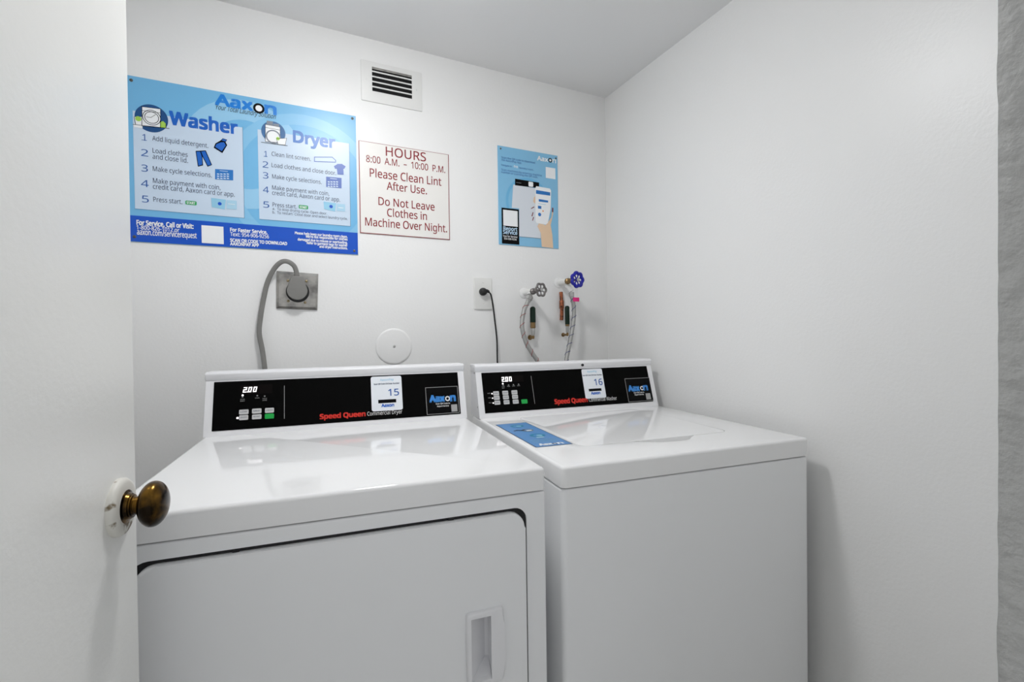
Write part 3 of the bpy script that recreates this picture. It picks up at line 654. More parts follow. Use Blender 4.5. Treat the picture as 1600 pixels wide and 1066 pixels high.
DRYER_PRINT = [
    ('R', 'display', 0.07961, 0.09037, 0.15517, 0.11467, 'display_dark', 1, 0),
    ('P', 'display', ((0.08745, 0.10717), (0.09549, 0.10717), (0.09589, 0.10937), (0.08785, 0.10937)), 'led', 2),
    ('P', 'display', ((0.09245, 0.10249), (0.09465, 0.10249), (0.09589, 0.10937), (0.09368, 0.10937)), 'led', 2),
    ('P', 'display', ((0.08641, 0.10139), (0.09445, 0.10139), (0.09485, 0.10359), (0.08681, 0.10359)), 'led', 2),
    ('P', 'display', ((0.08537, 0.09561), (0.08758, 0.09561), (0.08881, 0.10249), (0.08661, 0.10249)), 'led', 2),
    ('P', 'display', ((0.08537, 0.09561), (0.09341, 0.09561), (0.09381, 0.09781), (0.08577, 0.09781)), 'led', 2),
    ('D', 'display', 0.09575, 0.09671, 0.00121, 0, 'led', 2),
    ('P', 'display', ((0.09917, 0.10717), (0.10721, 0.10717), (0.1076, 0.10937), (0.09957, 0.10937)), 'led', 2),
    ('P', 'display', ((0.10417, 0.10249), (0.10637, 0.10249), (0.1076, 0.10937), (0.1054, 0.10937)), 'led', 2),
    ('P', 'display', ((0.10293, 0.09561), (0.10513, 0.09561), (0.10637, 0.10249), (0.10417, 0.10249)), 'led', 2),
    ('P', 'display', ((0.09709, 0.09561), (0.10513, 0.09561), (0.10552, 0.09781), (0.09749, 0.09781)), 'led', 2),
    ('P', 'display', ((0.09709, 0.09561), (0.09929, 0.09561), (0.10053, 0.10249), (0.09833, 0.10249)), 'led', 2),
    ('P', 'display', ((0.09833, 0.10249), (0.10053, 0.10249), (0.10177, 0.10937), (0.09957, 0.10937)), 'led', 2),
    ('P', 'display', ((0.11089, 0.10717), (0.11893, 0.10717), (0.11932, 0.10937), (0.11129, 0.10937)), 'led', 2),
    ('P', 'display', ((0.11588, 0.10249), (0.11809, 0.10249), (0.11932, 0.10937), (0.11712, 0.10937)), 'led', 2),
    ('P', 'display', ((0.11465, 0.09561), (0.11685, 0.09561), (0.11809, 0.10249), (0.11588, 0.10249)), 'led', 2),
    ('P', 'display', ((0.10881, 0.09561), (0.11685, 0.09561), (0.11724, 0.09781), (0.10921, 0.09781)), 'led', 2),
    ('P', 'display', ((0.10881, 0.09561), (0.11101, 0.09561), (0.11225, 0.10249), (0.11005, 0.10249)), 'led', 2),
    ('P', 'display', ((0.11005, 0.10249), (0.11225, 0.10249), (0.11349, 0.10937), (0.11129, 0.10937)), 'led', 2),
    ('D', 'indicator_light#a', 0.0856, 0.08831, 0.00228, 0, 'led', 1),
    ('D', 'indicator_light#b', 0.07564, 0.02974, 0.00266, 0, 'led', 1),
    ('T', 'legend#257', 'IN USE', 0.08042, 0.07629, 0.09072, 0.00272, 'label_grey', 1, 0, 0),
    ('T', 'legend#257', 'DRY', 0.08056, 0.07176, 0.09086, 0.00272, 'label_grey', 1, 0, 0),
    ('D', 'legend#257', 0.08534, 0.08378, 0.00182, 0.00091, 'label_grey', 1),
    ('T', 'legend#343', 'COOL', 0.11467, 0.07788, 0.12517, 0.00275, 'label_grey', 1, 0, 0),
    ('D', 'legend#343', 0.11973, 0.08545, 0.00184, 0.00092, 'label_grey', 1),
    ('T', 'legend#386', 'CYCLE', 0.13211, 0.07547, 0.14271, 0.00276, 'label_grey', 1, 0, 0),
    ('T', 'legend#386', 'DONE', 0.13221, 0.07088, 0.1428, 0.00275, 'label_grey', 1, 0, 0),
    ('D', 'legend#386', 0.13725, 0.08306, 0.00184, 0.00092, 'label_grey', 1),
    ('R', 'button#238_338', 0.07888, 0.0382, 0.10053, 0.05041, 'button_grey', 3, 0.0022),
    ('T', 'button#238_338/legend', 'LOW', 0.08224, 0.0432, 0.09724, 0.00358, 'ink_navy', 9, 0, 0),
    ('R', 'button#313_332', 0.10854, 0.03837, 0.13048, 0.05113, 'button_grey', 3, 0.0022),
    ('T', 'button#313_332/legend', 'MED', 0.11192, 0.0434, 0.12716, 0.00361, 'ink_navy', 9, 0, 0),
    ('R', 'button#388_328', 0.13871, 0.03814, 0.16012, 0.05095, 'button_grey', 3, 0.0022),
    ('T', 'button#388_328/legend', 'HIGH', 0.1421, 0.04319, 0.15677, 0.00364, 'ink_navy', 9, 0, 0),
    ('R', 'button#238_370', 0.07934, 0.02352, 0.10015, 0.03613, 'button_grey', 3, 0.0022),
    ('T', 'button#238_370/legend', 'DELICATE', 0.0827, 0.0285, 0.09686, 0.00356, 'ink_navy', 9, 0, 0),
    ('R', 'button#313_366', 0.10893, 0.0235, 0.1308, 0.03583, 'button_grey', 3, 0.0022),
    ('T', 'button#313_366/legend', 'NO HEAT', 0.11229, 0.02855, 0.12749, 0.00359, 'ink_navy', 9, 0, 0),
    ('R', 'start_button', 0.13861, 0.0227, 0.16036, 0.03555, 'start_green', 3, 0.0022),
    ('L', 'divider_line', ((0.18408, 0.10849), (0.18502, 0.02045)), 0.0011, 'label_grey', 1),
    ('T', 'brand_lettering', 'Speed Queen', 0.27253, 0.01295, 0.38976, 0.0123, 'brand_red', 1, 0.05, 0),
    ('T', 'brand_lettering', 'Commercial Dryer', 0.39528, 0.01286, 0.49108, 0.0107, 'label_white', 1, 0, 0),
    ('R', 'number_sticker', 0.40775, 0.02362, 0.4936, 0.12326, 'sticker_white', 2, 0.006),
    ('T', 'number_sticker/number', '15', 0.45508, 0.06593, 0.48457, 0.01904, 'num_blue', 3, 0.01, 0),
    ('R', 'number_sticker/black_bar', 0.42613, 0.04562, 0.47582, 0.05558, 'label_black', 3, 0),
    ('T', 'number_sticker/logo', 'Aaxon', 0.43477, 0.03476, 0.46904, 0.00836, 'head_blue', 3, 0.05, 0),
    ('T', 'number_sticker/lettering', 'AaxonPay', 0.43344, 0.11013, 0.47158, 0.00602, 'card_blue', 3, 0.01, 0),
    ('T', 'number_sticker/lettering', 'Scan QR Code OR Enter Number', 0.41594, 0.09931, 0.48716, 0.00385, 'ink_navy', 3, 0.03, 0),
    ('R', 'service_badge', 0.56172, 0.00438, 0.65735, 0.08352, 'label_black', 1, 0.001),
    ('L', 'service_badge/border', ((0.56172, 0.00438), (0.65735, 0.00438), (0.65735, 0.08352), (0.56172, 0.08352), (0.56172, 0.00438)), 0.0012, 'label_grey', 2),
    ('T', 'service_badge/logo', 'Aax', 0.5724, 0.04063, 0.61533, 0.01841, 'badge_blue', 2, 0.06, 0),
    ('T', 'service_badge/logo', 'n', 0.634, 0.04032, 0.64809, 0.01488, 'badge_blue', 2, 0.06, 0),
    ('D', 'service_badge/logo', 0.62521, 0.04773, 0.00773, 0.00386, 'label_white', 2),
    ('T', 'service_badge/lettering', 'Scan QR Code to', 0.58906, 0.03193, 0.63124, 0.00408, 'label_white', 2, 0.02, 0),
    ('T', 'service_badge/lettering', 'Report Service', 0.59261, 0.02452, 0.62753, 0.00407, 'label_white', 2, 0.02, 0),
    ('R', 'service_badge/white_square', 0.63414, 0.0079, 0.65222, 0.02913, 'label_grey', 2, 0),
]
WASHER_PRINT = [
    ('R', 'display', 0.0841, 0.09305, 0.1572, 0.11389, 'display_dark', 1, 0),
    ('P', 'display', ((0.08417, 0.10825), (0.09259, 0.10825), (0.09259, 0.11064), (0.08417, 0.11064)), 'led', 2),
    ('P', 'display', ((0.09019, 0.10316), (0.09259, 0.10316), (0.09259, 0.11064), (0.09019, 0.11064)), 'led', 2),
    ('P', 'display', ((0.08417, 0.10196), (0.09259, 0.10196), (0.09259, 0.10436), (0.08417, 0.10436)), 'led', 2),
    ('P', 'display', ((0.08417, 0.09568), (0.08656, 0.09568), (0.08656, 0.10316), (0.08417, 0.10316)), 'led', 2),
    ('P', 'display', ((0.08417, 0.09568), (0.09259, 0.09568), (0.09259, 0.09808), (0.08417, 0.09808)), 'led', 2),
    ('D', 'display', 0.09504, 0.09688, 0.00132, 0, 'led', 2),
    ('P', 'display', ((0.09644, 0.10825), (0.10486, 0.10825), (0.10486, 0.11064), (0.09644, 0.11064)), 'led', 2),
    ('P', 'display', ((0.10247, 0.10316), (0.10486, 0.10316), (0.10486, 0.11064), (0.10247, 0.11064)), 'led', 2),
    ('P', 'display', ((0.10247, 0.09568), (0.10486, 0.09568), (0.10486, 0.10316), (0.10247, 0.10316)), 'led', 2),
    ('P', 'display', ((0.09644, 0.09568), (0.10486, 0.09568), (0.10486, 0.09808), (0.09644, 0.09808)), 'led', 2),
    ('P', 'display', ((0.09644, 0.09568), (0.09884, 0.09568), (0.09884, 0.10316), (0.09644, 0.10316)), 'led', 2),
    ('P', 'display', ((0.09644, 0.10316), (0.09884, 0.10316), (0.09884, 0.11064), (0.09644, 0.11064)), 'led', 2),
    ('P', 'display', ((0.10872, 0.10825), (0.11713, 0.10825), (0.11713, 0.11064), (0.10872, 0.11064)), 'led', 2),
    ('P', 'display', ((0.11474, 0.10316), (0.11713, 0.10316), (0.11713, 0.11064), (0.11474, 0.11064)), 'led', 2),
    ('P', 'display', ((0.11474, 0.09568), (0.11713, 0.09568), (0.11713, 0.10316), (0.11474, 0.10316)), 'led', 2),
    ('P', 'display', ((0.10872, 0.09568), (0.11713, 0.09568), (0.11713, 0.09808), (0.10872, 0.09808)), 'led', 2),
    ('P', 'display', ((0.10872, 0.09568), (0.11111, 0.09568), (0.11111, 0.10316), (0.10872, 0.10316)), 'led', 2),
    ('P', 'display', ((0.10872, 0.10316), (0.11111, 0.10316), (0.11111, 0.11064), (0.10872, 0.11064)), 'led', 2),
    ('D', 'indicator_light#a', 0.08602, 0.08941, 0.00246, 0, 'led', 1),
    ('T', 'legend#330', 'IN USE', 0.08179, 0.07851, 0.09074, 0.00286, 'label_grey', 1, 0, 0),
    ('T', 'legend#330', 'WASH', 0.08128, 0.07403, 0.09022, 0.00285, 'label_grey', 1, 0, 0),
    ('D', 'legend#330', 0.08668, 0.08403, 0.00204, 0.00102, 'label_grey', 1),
    ('T', 'legend#372', 'RINSE', 0.09972, 0.07841, 0.10874, 0.00287, 'label_grey', 1, 0, 0),
    ('D', 'legend#372', 0.10467, 0.08396, 0.00205, 0.00103, 'label_grey', 1),
    ('T', 'legend#410', 'SPIN', 0.11613, 0.07881, 0.12522, 0.00288, 'label_grey', 1, 0, 0),
    ('D', 'legend#410', 0.12113, 0.08438, 0.00206, 0.00103, 'label_grey', 1),
    ('T', 'legend#450', 'DONE', 0.13353, 0.07917, 0.14269, 0.00289, 'label_grey', 1, 0, 0),
    ('D', 'legend#450', 0.13859, 0.08476, 0.00207, 0.00103, 'label_grey', 1),
    ('R', 'button#00', 0.05089, 0.05352, 0.06965, 0.06631, 'button_grey', 3, 0.002),
    ('T', 'button#00/legend', 'NORMAL', 0.05335, 0.05811, 0.06679, 0.00362, 'ink_navy', 9, 0, 0),
    ('R', 'button#01', 0.08103, 0.05343, 0.09999, 0.06631, 'button_grey', 3, 0.002),
    ('T', 'button#01/legend', 'PERM', 0.08348, 0.05805, 0.09712, 0.00365, 'ink_navy', 9, 0, 0),
    ('R', 'button#02', 0.1116, 0.05333, 0.13075, 0.0663, 'button_grey', 3, 0.002),
    ('T', 'button#02/legend', 'DELICATE', 0.11404, 0.05798, 0.12787, 0.00367, 'ink_navy', 9, 0, 0),
    ('T', 'legend#r0', 'HOT', 0.03263, 0.05939, 0.04181, 0.00321, 'label_grey', 1, 0, 0),
    ('D', 'indicator_light#0', 0.04683, 0.05966, 0.00201, 0, 'led', 1),
    ('R', 'button#10', 0.05145, 0.03935, 0.07016, 0.05214, 'button_grey', 3, 0.002),
    ('T', 'button#10/legend', 'NORMAL', 0.0539, 0.04395, 0.06732, 0.0036, 'ink_navy', 9, 0, 0),
    ('R', 'button#11', 0.08153, 0.03916, 0.10044, 0.05203, 'button_grey', 3, 0.002),
    ('T', 'button#11/legend', 'PERM', 0.08397, 0.04379, 0.09757, 0.00363, 'ink_navy', 9, 0, 0),
    ('R', 'button#12', 0.11202, 0.03896, 0.13113, 0.05193, 'button_grey', 3, 0.002),
    ('T', 'button#12/legend', 'DELICATE', 0.11446, 0.04362, 0.12825, 0.00365, 'ink_navy', 9, 0, 0),
    ('T', 'legend#r1', 'WARM', 0.03323, 0.0453, 0.04239, 0.00319, 'label_grey', 1, 0, 0),
    ('D', 'indicator_light#1', 0.04739, 0.04553, 0.002, 0, 'led', 1),
    ('R', 'button#20', 0.05187, 0.02405, 0.07054, 0.03684, 'button_grey', 3, 0.002),
    ('T', 'button#20/legend', 'NORMAL', 0.05432, 0.02866, 0.0677, 0.00358, 'ink_navy', 9, 0, 0),
    ('R', 'button#21', 0.08188, 0.02375, 0.10074, 0.03663, 'button_grey', 3, 0.002),
    ('T', 'button#21/legend', 'PERM', 0.08431, 0.02839, 0.09788, 0.00361, 'ink_navy', 9, 0, 0),
    ('R', 'button#22', 0.1123, 0.02345, 0.13135, 0.03642, 'button_grey', 3, 0.002),
    ('T', 'button#22/legend', 'DELICATE', 0.11472, 0.02812, 0.12848, 0.00363, 'ink_navy', 9, 0, 0),
    ('T', 'legend#r2', 'COLD', 0.0337, 0.03008, 0.04284, 0.00317, 'label_grey', 1, 0, 0),
    ('D', 'indicator_light#2', 0.04783, 0.03028, 0.00199, 0, 'led', 1),
    ('R', 'start_button', 0.1411, 0.02199, 0.16114, 0.0355, 'start_green', 3, 0.002),
    ('L', 'divider_line', ((0.18469, 0.10951), (0.18589, 0.01962)), 0.0011, 'label_grey', 1),
    ('T', 'brand_lettering', 'Speed Queen', 0.25589, 0.01453, 0.37469, 0.01428, 'brand_red', 1, 0.05, 0),
    ('T', 'brand_lettering', 'Commercial Washer', 0.38097, 0.01385, 0.48749, 0.01206, 'label_white', 1, 0, 0),
    ('R', 'number_sticker', 0.36935, 0.02408, 0.4484, 0.12492, 'sticker_white', 2, 0.006),
    ('T', 'number_sticker/number', '16', 0.41159, 0.06788, 0.44227, 0.0211, 'num_blue', 3, 0.01, 0),
    ('R', 'number_sticker/black_bar', 0.38573, 0.04812, 0.4341, 0.05682, 'label_black', 3, 0),
    ('T', 'number_sticker/logo', 'Aaxon', 0.39294, 0.03741, 0.4272, 0.00864, 'head_blue', 3, 0.05, 0),
    ('T', 'number_sticker/lettering', 'AaxonPay', 0.39013, 0.11289, 0.42725, 0.00621, 'card_blue', 3, 0.01, 0),
    ('T', 'number_sticker/lettering', 'Scan QR Code OR Enter Number', 0.37116, 0.10134, 0.44499, 0.00397, 'ink_navy', 3, 0.03, 0),
    ('R', 'service_badge', 0.53235, 0.00386, 0.63271, 0.08467, 'label_black', 1, 0.001),
    ('L', 'service_badge/border', ((0.53235, 0.00386), (0.63271, 0.00386), (0.63271, 0.08467), (0.53235, 0.08467), (0.53235, 0.00386)), 0.0012, 'label_grey', 2),
    ('T', 'service_badge/logo', 'Aax', 0.54068, 0.04055, 0.58411, 0.01879, 'badge_blue', 2, 0.06, 0),
    ('T', 'service_badge/logo', 'n', 0.60163, 0.04141, 0.61758, 0.01517, 'badge_blue', 2, 0.06, 0),
    ('D', 'service_badge/logo', 0.59526, 0.04854, 0.00766, 0.00383, 'label_white', 2),
    ('T', 'service_badge/lettering', 'Scan QR Code to', 0.55866, 0.03194, 0.6006, 0.00446, 'label_white', 2, 0.02, 0),
    ('T', 'service_badge/lettering', 'Report Service', 0.56126, 0.02472, 0.59798, 0.00445, 'label_white', 2, 0.02, 0),
    ('R', 'service_badge/white_square', 0.60533, 0.00789, 0.62443, 0.02937, 'label_grey', 2, 0),
]
# ------------------------------------------------------------------ the room
XR0, XR1 = 1.2745, 1.2745 - 0.0953 * 1.655      # right wall, at the back wall and at the front wall
XL = -0.45
CEIL, SLOPE = EYE + 1.0101, 0.0598              # the ceiling drops a little towards the door
FY0, FY1 = -1.5415, -1.655                      # front wall, room side and corridor side
struct(obj('wall_back', box(XL - .1, XR0 + .12, 0, .1, 0, CEIL), 'wall_paint', smooth=0), 'white painted back wall behind the machines')
def poly_wall(a, b, t):
    bm = bmesh.new()
    v = [(a[0], a[1]), (b[0], b[1]), (b[0] + t, b[1]), (a[0] + t, a[1])]
    lo = [bm.verts.new((x, y, 0)) for x, y in v]
    hi = [bm.verts.new((x, y, CEIL + SLOPE * y)) for x, y in v]
    bm.faces.new(lo)
    bm.faces.new(hi)
    for i in range(4):
        bm.faces.new((lo[i], lo[(i + 1) % 4], hi[(i + 1) % 4], hi[i]))
    return bm
struct(obj('wall_right', poly_wall((XR0, 0), (XR1, FY1), .12), 'wall_paint', smooth=0), 'bare white wall to the right of the washer')
struct(obj('wall_left', poly_wall((XL, 0), (XL, FY1), -.1), 'wall_paint', smooth=0), 'white wall hidden behind the open door')
bm = prism([(.1, CEIL + SLOPE * .1), (FY1, CEIL + SLOPE * FY1), (FY1, CEIL + .1), (.1, CEIL + .1)], (XL - .1, 0, 0), (0, 1, 0), (0, 0, 1), (1, 0, 0), XR0 + .22 - XL)
struct(obj('ceiling', bm, 'ceiling_paint', smooth=0), 'flat white ceiling')
struct(obj('floor', box(-2.2, 2.6, -3.4, .1, -.08, 0), 'floor_tile', smooth=0), 'grey beige floor')
# front wall: two piers and a lintel round the doorway
JX, HX = 0.39, -0.262
bm = bmesh.new()
add_box(bm, XL, HX, FY1, FY0, 0, CEIL + SLOPE * FY1)
add_box(bm, JX + .004, XR1, FY1, FY0, 0, CEIL + SLOPE * FY1)
add_box(bm, HX, JX + .004, FY1, FY0, 2.05, CEIL + SLOPE * FY1)
struct(obj('wall_front', bm, 'wall_paint', smooth=0), 'front wall round the doorway')
# rough plaster reveal of the doorway
bm = bmesh.new()
NY, NZ = 16, 260
grid = []
for iz in range(NZ + 1):
    z = 2.05 * iz / NZ
    row = []
    e = noise.noise((3.1, 0, z * 70)) * .0003 + max(0, noise.noise((9.4, 2, z * 22)) - .35) * .003
    for iy in range(NY + 1):
        y = FY0 + e + (FY1 - FY0 - e) * iy / NY
        x = JX + noise.noise((y * 60, z * 60, 1.7)) * .0004 + noise.noise((y * 16, z * 16, 5.2)) * .0003
        row.append(bm.verts.new((x, y, z)))
    row.insert(0, bm.verts.new((JX + .008, FY0 + e * .6 + .0012, z)))
    grid.append(row)
for a, b in zip(grid, grid[1:]):
    for i in range(NY + 1):
        bm.faces.new((a[i], a[i + 1], b[i + 1], b[i]))
rv = [(g[0], g[-1]) for g in grid]
back = [(bm.verts.new((JX + .012, FY0 - .001, 2.05 * i / NZ)), bm.verts.new((JX + .012, FY1, 2.05 * i / NZ))) for i in range(NZ + 1)]
for i in range(NZ):
    bm.faces.new((grid[i][0], grid[i + 1][0], back[i + 1][0], back[i][0]))
    bm.faces.new((grid[i][-1], grid[i + 1][-1], back[i + 1][1], back[i][1]))
    bm.faces.new((back[i][0], back[i + 1][0], back[i + 1][1], back[i][1]))
struct(obj('trim_1', bm, 'jamb_plaster_shaded', smooth=180), 'rough plaster door reveal with shade put into its grey')

# ------------------------------------------------------------------ the open door with its brass knob
AL = -0.13
dn = Vector((math.cos(AL), math.sin(AL), 0))              # the face we see
dl = Vector((-dn.y, dn.x, 0))                             # from the hinge to the free edge
ros = Vector((-0.1665, -0.9961, 0.9867))
door = obj('door_1', box(-.0465, .5655, -.035, 0, -.97, 1.04, .0015, 2), 'door_paint', smooth=30)
SAG = -0.0104                                             # the leaf hangs slightly out of plumb
mx = Matrix((tuple(-dl), tuple(dn), (0, 0, 1))).transposed().to_4x4()
door.matrix_world = Matrix.Translation(ros) @ mx @ Matrix.Rotation(SAG, 4, 'Y')
struct(door, 'open white painted door with brass knob')
door['category'] = 'door'
kx = 0
bm = bmesh.new()
prof = []
for i in range(25):
    t = PI * i / 24
    prof.append((.0335 - .0142 * math.cos(t), .0256 * math.sin(t) ** .92 if 0 < i < 24 else 0))
knob = obj('door_knob', lathe(prof, (kx, 0, 0), (0, 1, 0), 48), 'antique_brass', door, 60)
obj('rosette', lathe([(0, .0322), (.0035, .0322), (.006, .0305), (.0075, .0270), (.0082, .021), (.0084, .0165), (.0084, 0)], (kx, 0, 0), (0, 1, 0), 48), 'worn_paint', knob, 50)['label'] = 'worn white painted rosette with bare brown edge'
obj('shank', lathe([(.006, .0195), (.0085, .0185), (.0095, .0155), (.0125, .0140), (.0130, .0128), (.0145, .0128), (.0150, .0108), (.0162, .0100), (.0205, .0102), (.0225, .0125)], (kx, 0, 0), (0, 1, 0), 40), 'antique_brass', knob, 35)

# ------------------------------------------------------------------ ceiling lamp (above the frame)
lamp = thing('ceiling_lamp', 'shallow white glass dome lamp on the closet ceiling above the dryer', 'lamp', (.23, -.68, CEIL - SLOPE * .68))
lamp.rotation_euler = (SLOPE, 0, 0)
obj('base', lathe([(0, .098), (.020, .098), (.034, .090), (.040, .084), (.040, 0)], (0, 0, 0), (0, 0, -1), 48), 'white_plastic', lamp)
obj('globe', lathe([(.038, .080), (.040, .086)] + [(.042 + .028 * math.sin(PI / 2 * i / 12), .087 * math.cos(PI / 2 * i / 12)) for i in range(12)] + [(.070, 0)], (0, 0, 0), (0, 0, -1), 48), 'globe_glass', lamp, 60)

# ------------------------------------------------------------------ the two machines
PHI = -0.1052
def console(root, W, zt, yb, zb, yt, ztop, print_data, sticker_label):
    """sloping control console on the back of a machine top"""
    up = Vector((0, yt - yb, ztop - zb))
    L = up.length
    up.normalize()
    n = Vector((0, -up.z, up.y))
    k = (zt - zb) / up.z
    f0 = Vector((0, yb, zb)) + up * k                       # foot of the slope on the machine top
    def P(u, d=0):
        q = Vector((0, yb, zb)) + up * u + n * d
        return (q.y, q.z)
    rear = .668
    ztopc = P(L + .030)[1]
    prof = [(f0.y, f0.z), P(L + .010), (P(L + .010)[0] + .02, ztopc - .004), (rear, ztopc - .004), (rear, zt)]
    c = obj('console', prism(prof, (0.0006, 0, 0), (0, 1, 0), (0, 0, 1), (1, 0, 0), W - .0012), 'white_plastic', root, 30)
    e = c
    cap = [P(L + .0040, -.004), P(L + .0040, .0012), P(L + .0065, .0030), P(L + .0165, .0088), P(L + .0190, .0094), P(L + .0215, .0085), P(L + .0245, .0055), P(L + .0275, .0005), P(L + .0295, -.008), (rear + .001, P(L + .0295, -.008)[1]), (rear + .001, P(L + .0040, 0)[1])]
    obj('console_cap', prism(cap, (-.0015, 0, 0), (0, 1, 0), (0, 0, 1), (1, 0, 0), W + .003, .003, 3, True), 'white_plastic', root, 40)
    x0, x1 = .0192, W - .0192
    pn = obj('control_panel', prism(rrect(x0, 0, x1, L, .001, 2), (0, yb, zb), (1, 0, 0), up, n, .001), 'panel_black', root, 30)
    s = Sheet((0, yb, zb), (1, 0, 0), up, n, pn, .0012, .0002, ('button', 'start_button'))
    s.run(print_data)
    s.build({'number_sticker': sticker_label, 'start_button': 'green start button', 'service_badge': 'square black badge with thin grey border'})
    return P, L, n

def feet(root, W, D):
    for fx in (.05, W - .05):
        for fy in (.05, D - .05):
            obj('foot', lathe([(0, .022), (.012, .022), (.016, .012), (.03, .012)], (fx, fy, 0), (0, 0, 1), 20), 'black_rubber', root)

# --- dryer
ZT, ZG, DW, DD = EYE - .2473, EYE - .2892, .681, .66
dryer = thing('tumble_dryer', 'white laundry dryer with number 15 sticker on its black console', 'dryer', (-.2371, -.8304, 0), PHI)
bm = slab(0, DW, 0, DD, .028, ZG - .0028, .005, .004)
open_ = prism(rrect(.0395, .15, .6425, .8594, .024), (0, -.01, 0), (1, 0, 0), (0, 0, 1), (0, 1, 0), .055)
obj('cabinet', cut(bm, open_), 'white_enamel', dryer, 30)
obj('top_gap', box(.008, DW - .008, .008, DD - .008, ZG - .006, ZG + .002), 'gap_shade_and_bumper', dryer, 0)
obj('top_panel', slab(0, DW, -.001, DD, ZG, ZT, .008, .007), 'white_enamel_top', dryer, 30)
obj('door_gap_shade_back', prism(rrect(.041, .1515, .641, .8577, .023), (0, .0448, 0), (1, 0, 0), (0, 0, 1), (0, -1, 0), .006), 'gap_shade_and_bumper', dryer, 30)  # dark plate added behind the door so the gap looks shaded
ring = prism(rrect(.0397, .1502, .6423, .8592, .0239), (0, .004, 0), (1, 0, 0), (0, 0, 1), (0, 1, 0), .028)
core = prism(rrect(.0442, .1577, .6373, .8536, .0293, 8), (0, 0, 0), (1, 0, 0), (0, 0, 1), (0, 1, 0), .05)
obj('door_gap_shade_ring', cut(ring, core), 'gap_shade_and_bumper', dryer, 30)['label'] = 'black ring put in as the shade of the gap round the door'  # ring added to blacken the gap walls with painted shade
dd = prism(rrect(.0446, .158, .6368, .8531, .029, 8), (0, .023, 0), (1, 0, 0), (0, 0, 1), (0, -1, 0), .0320, .0055, 5)
HX0, HX1, HZ0, HZ1 = .5230, .5910, .5630, .6920
hole = prism(rrect(HX0 + .003, HZ0 + .003, HX1 - .003, HZ1 - .003, .004), (0, -.03, 0), (1, 0, 0), (0, 0, 1), (0, 1, 0), .08)
dryer_door = obj('door', cut(dd, hole), 'white_enamel', dryer, 30)
hp = [(HX0 + .003, HZ0), (HX1 - .004, HZ0), (HX1 - .0005, HZ0 + .006), (HX1 + .0015, HZ0 + .035), (HX1 + .002, (HZ0 + HZ1) / 2), (HX1 + .0015, HZ1 - .035), (HX1 - .0005, HZ1 - .005), (HX1 - .003, HZ1), (HX0 + .003, HZ1), (HX0, HZ1 - .004), (HX0 - .0008, (HZ0 + HZ1) / 2), (HX0, HZ0 + .004)]
trim = prism(hp, (0, -.0088, 0), (1, 0, 0), (0, 0, 1), (0, -1, 0), .0090, .0045, 4)
cup = box(HX0 + .0034, HX1 - .0034, -.0090, .0336, HZ0 + .0034, HZ1 - .0034)
def pocket(zc0, zc1):
    b = bmesh.new()
    A = [(.5305, -.024), (.5650, -.024), (.5700, -.002), (.5725, .0240), (.5660, .0245), (.5305, -.0120)]
    lo = [b.verts.new((x, y, zc0 + max(0, .016 * (y + .010) / .034))) for x, y in A]
    hi = [b.verts.new((x, y, zc1)) for x, y in A]
    b.faces.new(lo)
    b.faces.new(hi)
    for i in range(6):
        b.faces.new((lo[i], lo[(i + 1) % 6], hi[(i + 1) % 6], hi[i]))
    return b
h_trim = cut(trim, pocket(HZ0 + .007, HZ1 - .009))
h_cup = cut(cup, pocket(HZ0 + .007, HZ1 - .009))
obj('door_handle', join(h_trim, h_cup), 'white_plastic', dryer_door, 35)['label'] = 'moulded white recessed pull handle'
for x in (.168, .497):
    obj('door_bumper', box(x, x + .010, .001, .02, .8534, .8590, .001), 'gap_shade_and_bumper', dryer, 0)
feet(dryer, DW, DD)
console(dryer, DW, ZT, .5739, EYE - .2336, .6105, EYE - .1124, DRYER_PRINT, 'white rounded sticker reading 15')

# --- washer
ZT, ZG, WW, WD = EYE - .2551, EYE - .2970, .651, .66
washer = thing('washing_machine', 'white top loading washer with number 16 sticker and blue label on top', 'washing machine', (.4822, -.8931, 0), PHI)
obj('cabinet', slab(0, WW, 0, WD, .028, ZG - .0028, .012, .005), 'white_enamel', washer, 30)
obj('top_gap', box(.01, WW - .01, .01, WD - .01, ZG - .006, ZG + .002), 'gap_shade_and_bumper', washer, 0)
deck = slab(0, WW, -.001, WD, ZG, ZT, .012, .007)
LX0, LX1, LY0, LY1 = .112, .541, .129, .545
well = prism(rrect(LX0, LY0, LX1, LY1, .035), (0, 0, ZT - .011), (1, 0, 0), (0, 1, 0), (0, 0, 1), .05)
notch = [(.235, .15), (.250, .1265), (.275, .113), (.300, .0990), (.320, .0945), (.352, .0915), (.372, .0925), (.386, .0990), (.402, .1130), (.420, .1255), (.44, .15)]
grip = prism(notch, (0, 0, ZT - .0105), (1, 0, 0), (0, 1, 0), (0, 0, 1), .05)
obj('top_deck', cut(deck, well, grip), 'white_enamel_top', washer, 30)
lid = prism(rrect(LX0 + .0009, LY0 + .0009, LX1 - .0009, LY1 - .0009, .0342), (0, 0, ZT - .0108), (1, 0, 0), (0, 1, 0), (0, 0, 1), .0112, .0016, 3)
obj('lid', lid, 'white_enamel_top', washer, 30)
feet(washer, WW, WD)
P_, L_, n_ = console(washer, WW, ZT, .5732, EYE - .2400, .6105, EYE - .1186, WASHER_PRINT, 'white rounded sticker reading 16')
q = P_(L_ + .0120, .0060)
obj('console_plug', lathe([(0, .0052), (.0012, .0052), (.0022, .0036), (.0022, 0)], (.3745, q[0], q[1]), n_, 20), 'black_rubber', washer)
for u, d in ((L_ + .003, -.011), (.022, -.009)):
    q = P_(u, d)
    obj('side_screw', lathe([(0, .0026), (.001, .0026), (.0016, .0012), (.0016, 0)], (.0006, q[0], q[1]), (-1, 0, 0), 12), 'zinc', washer)
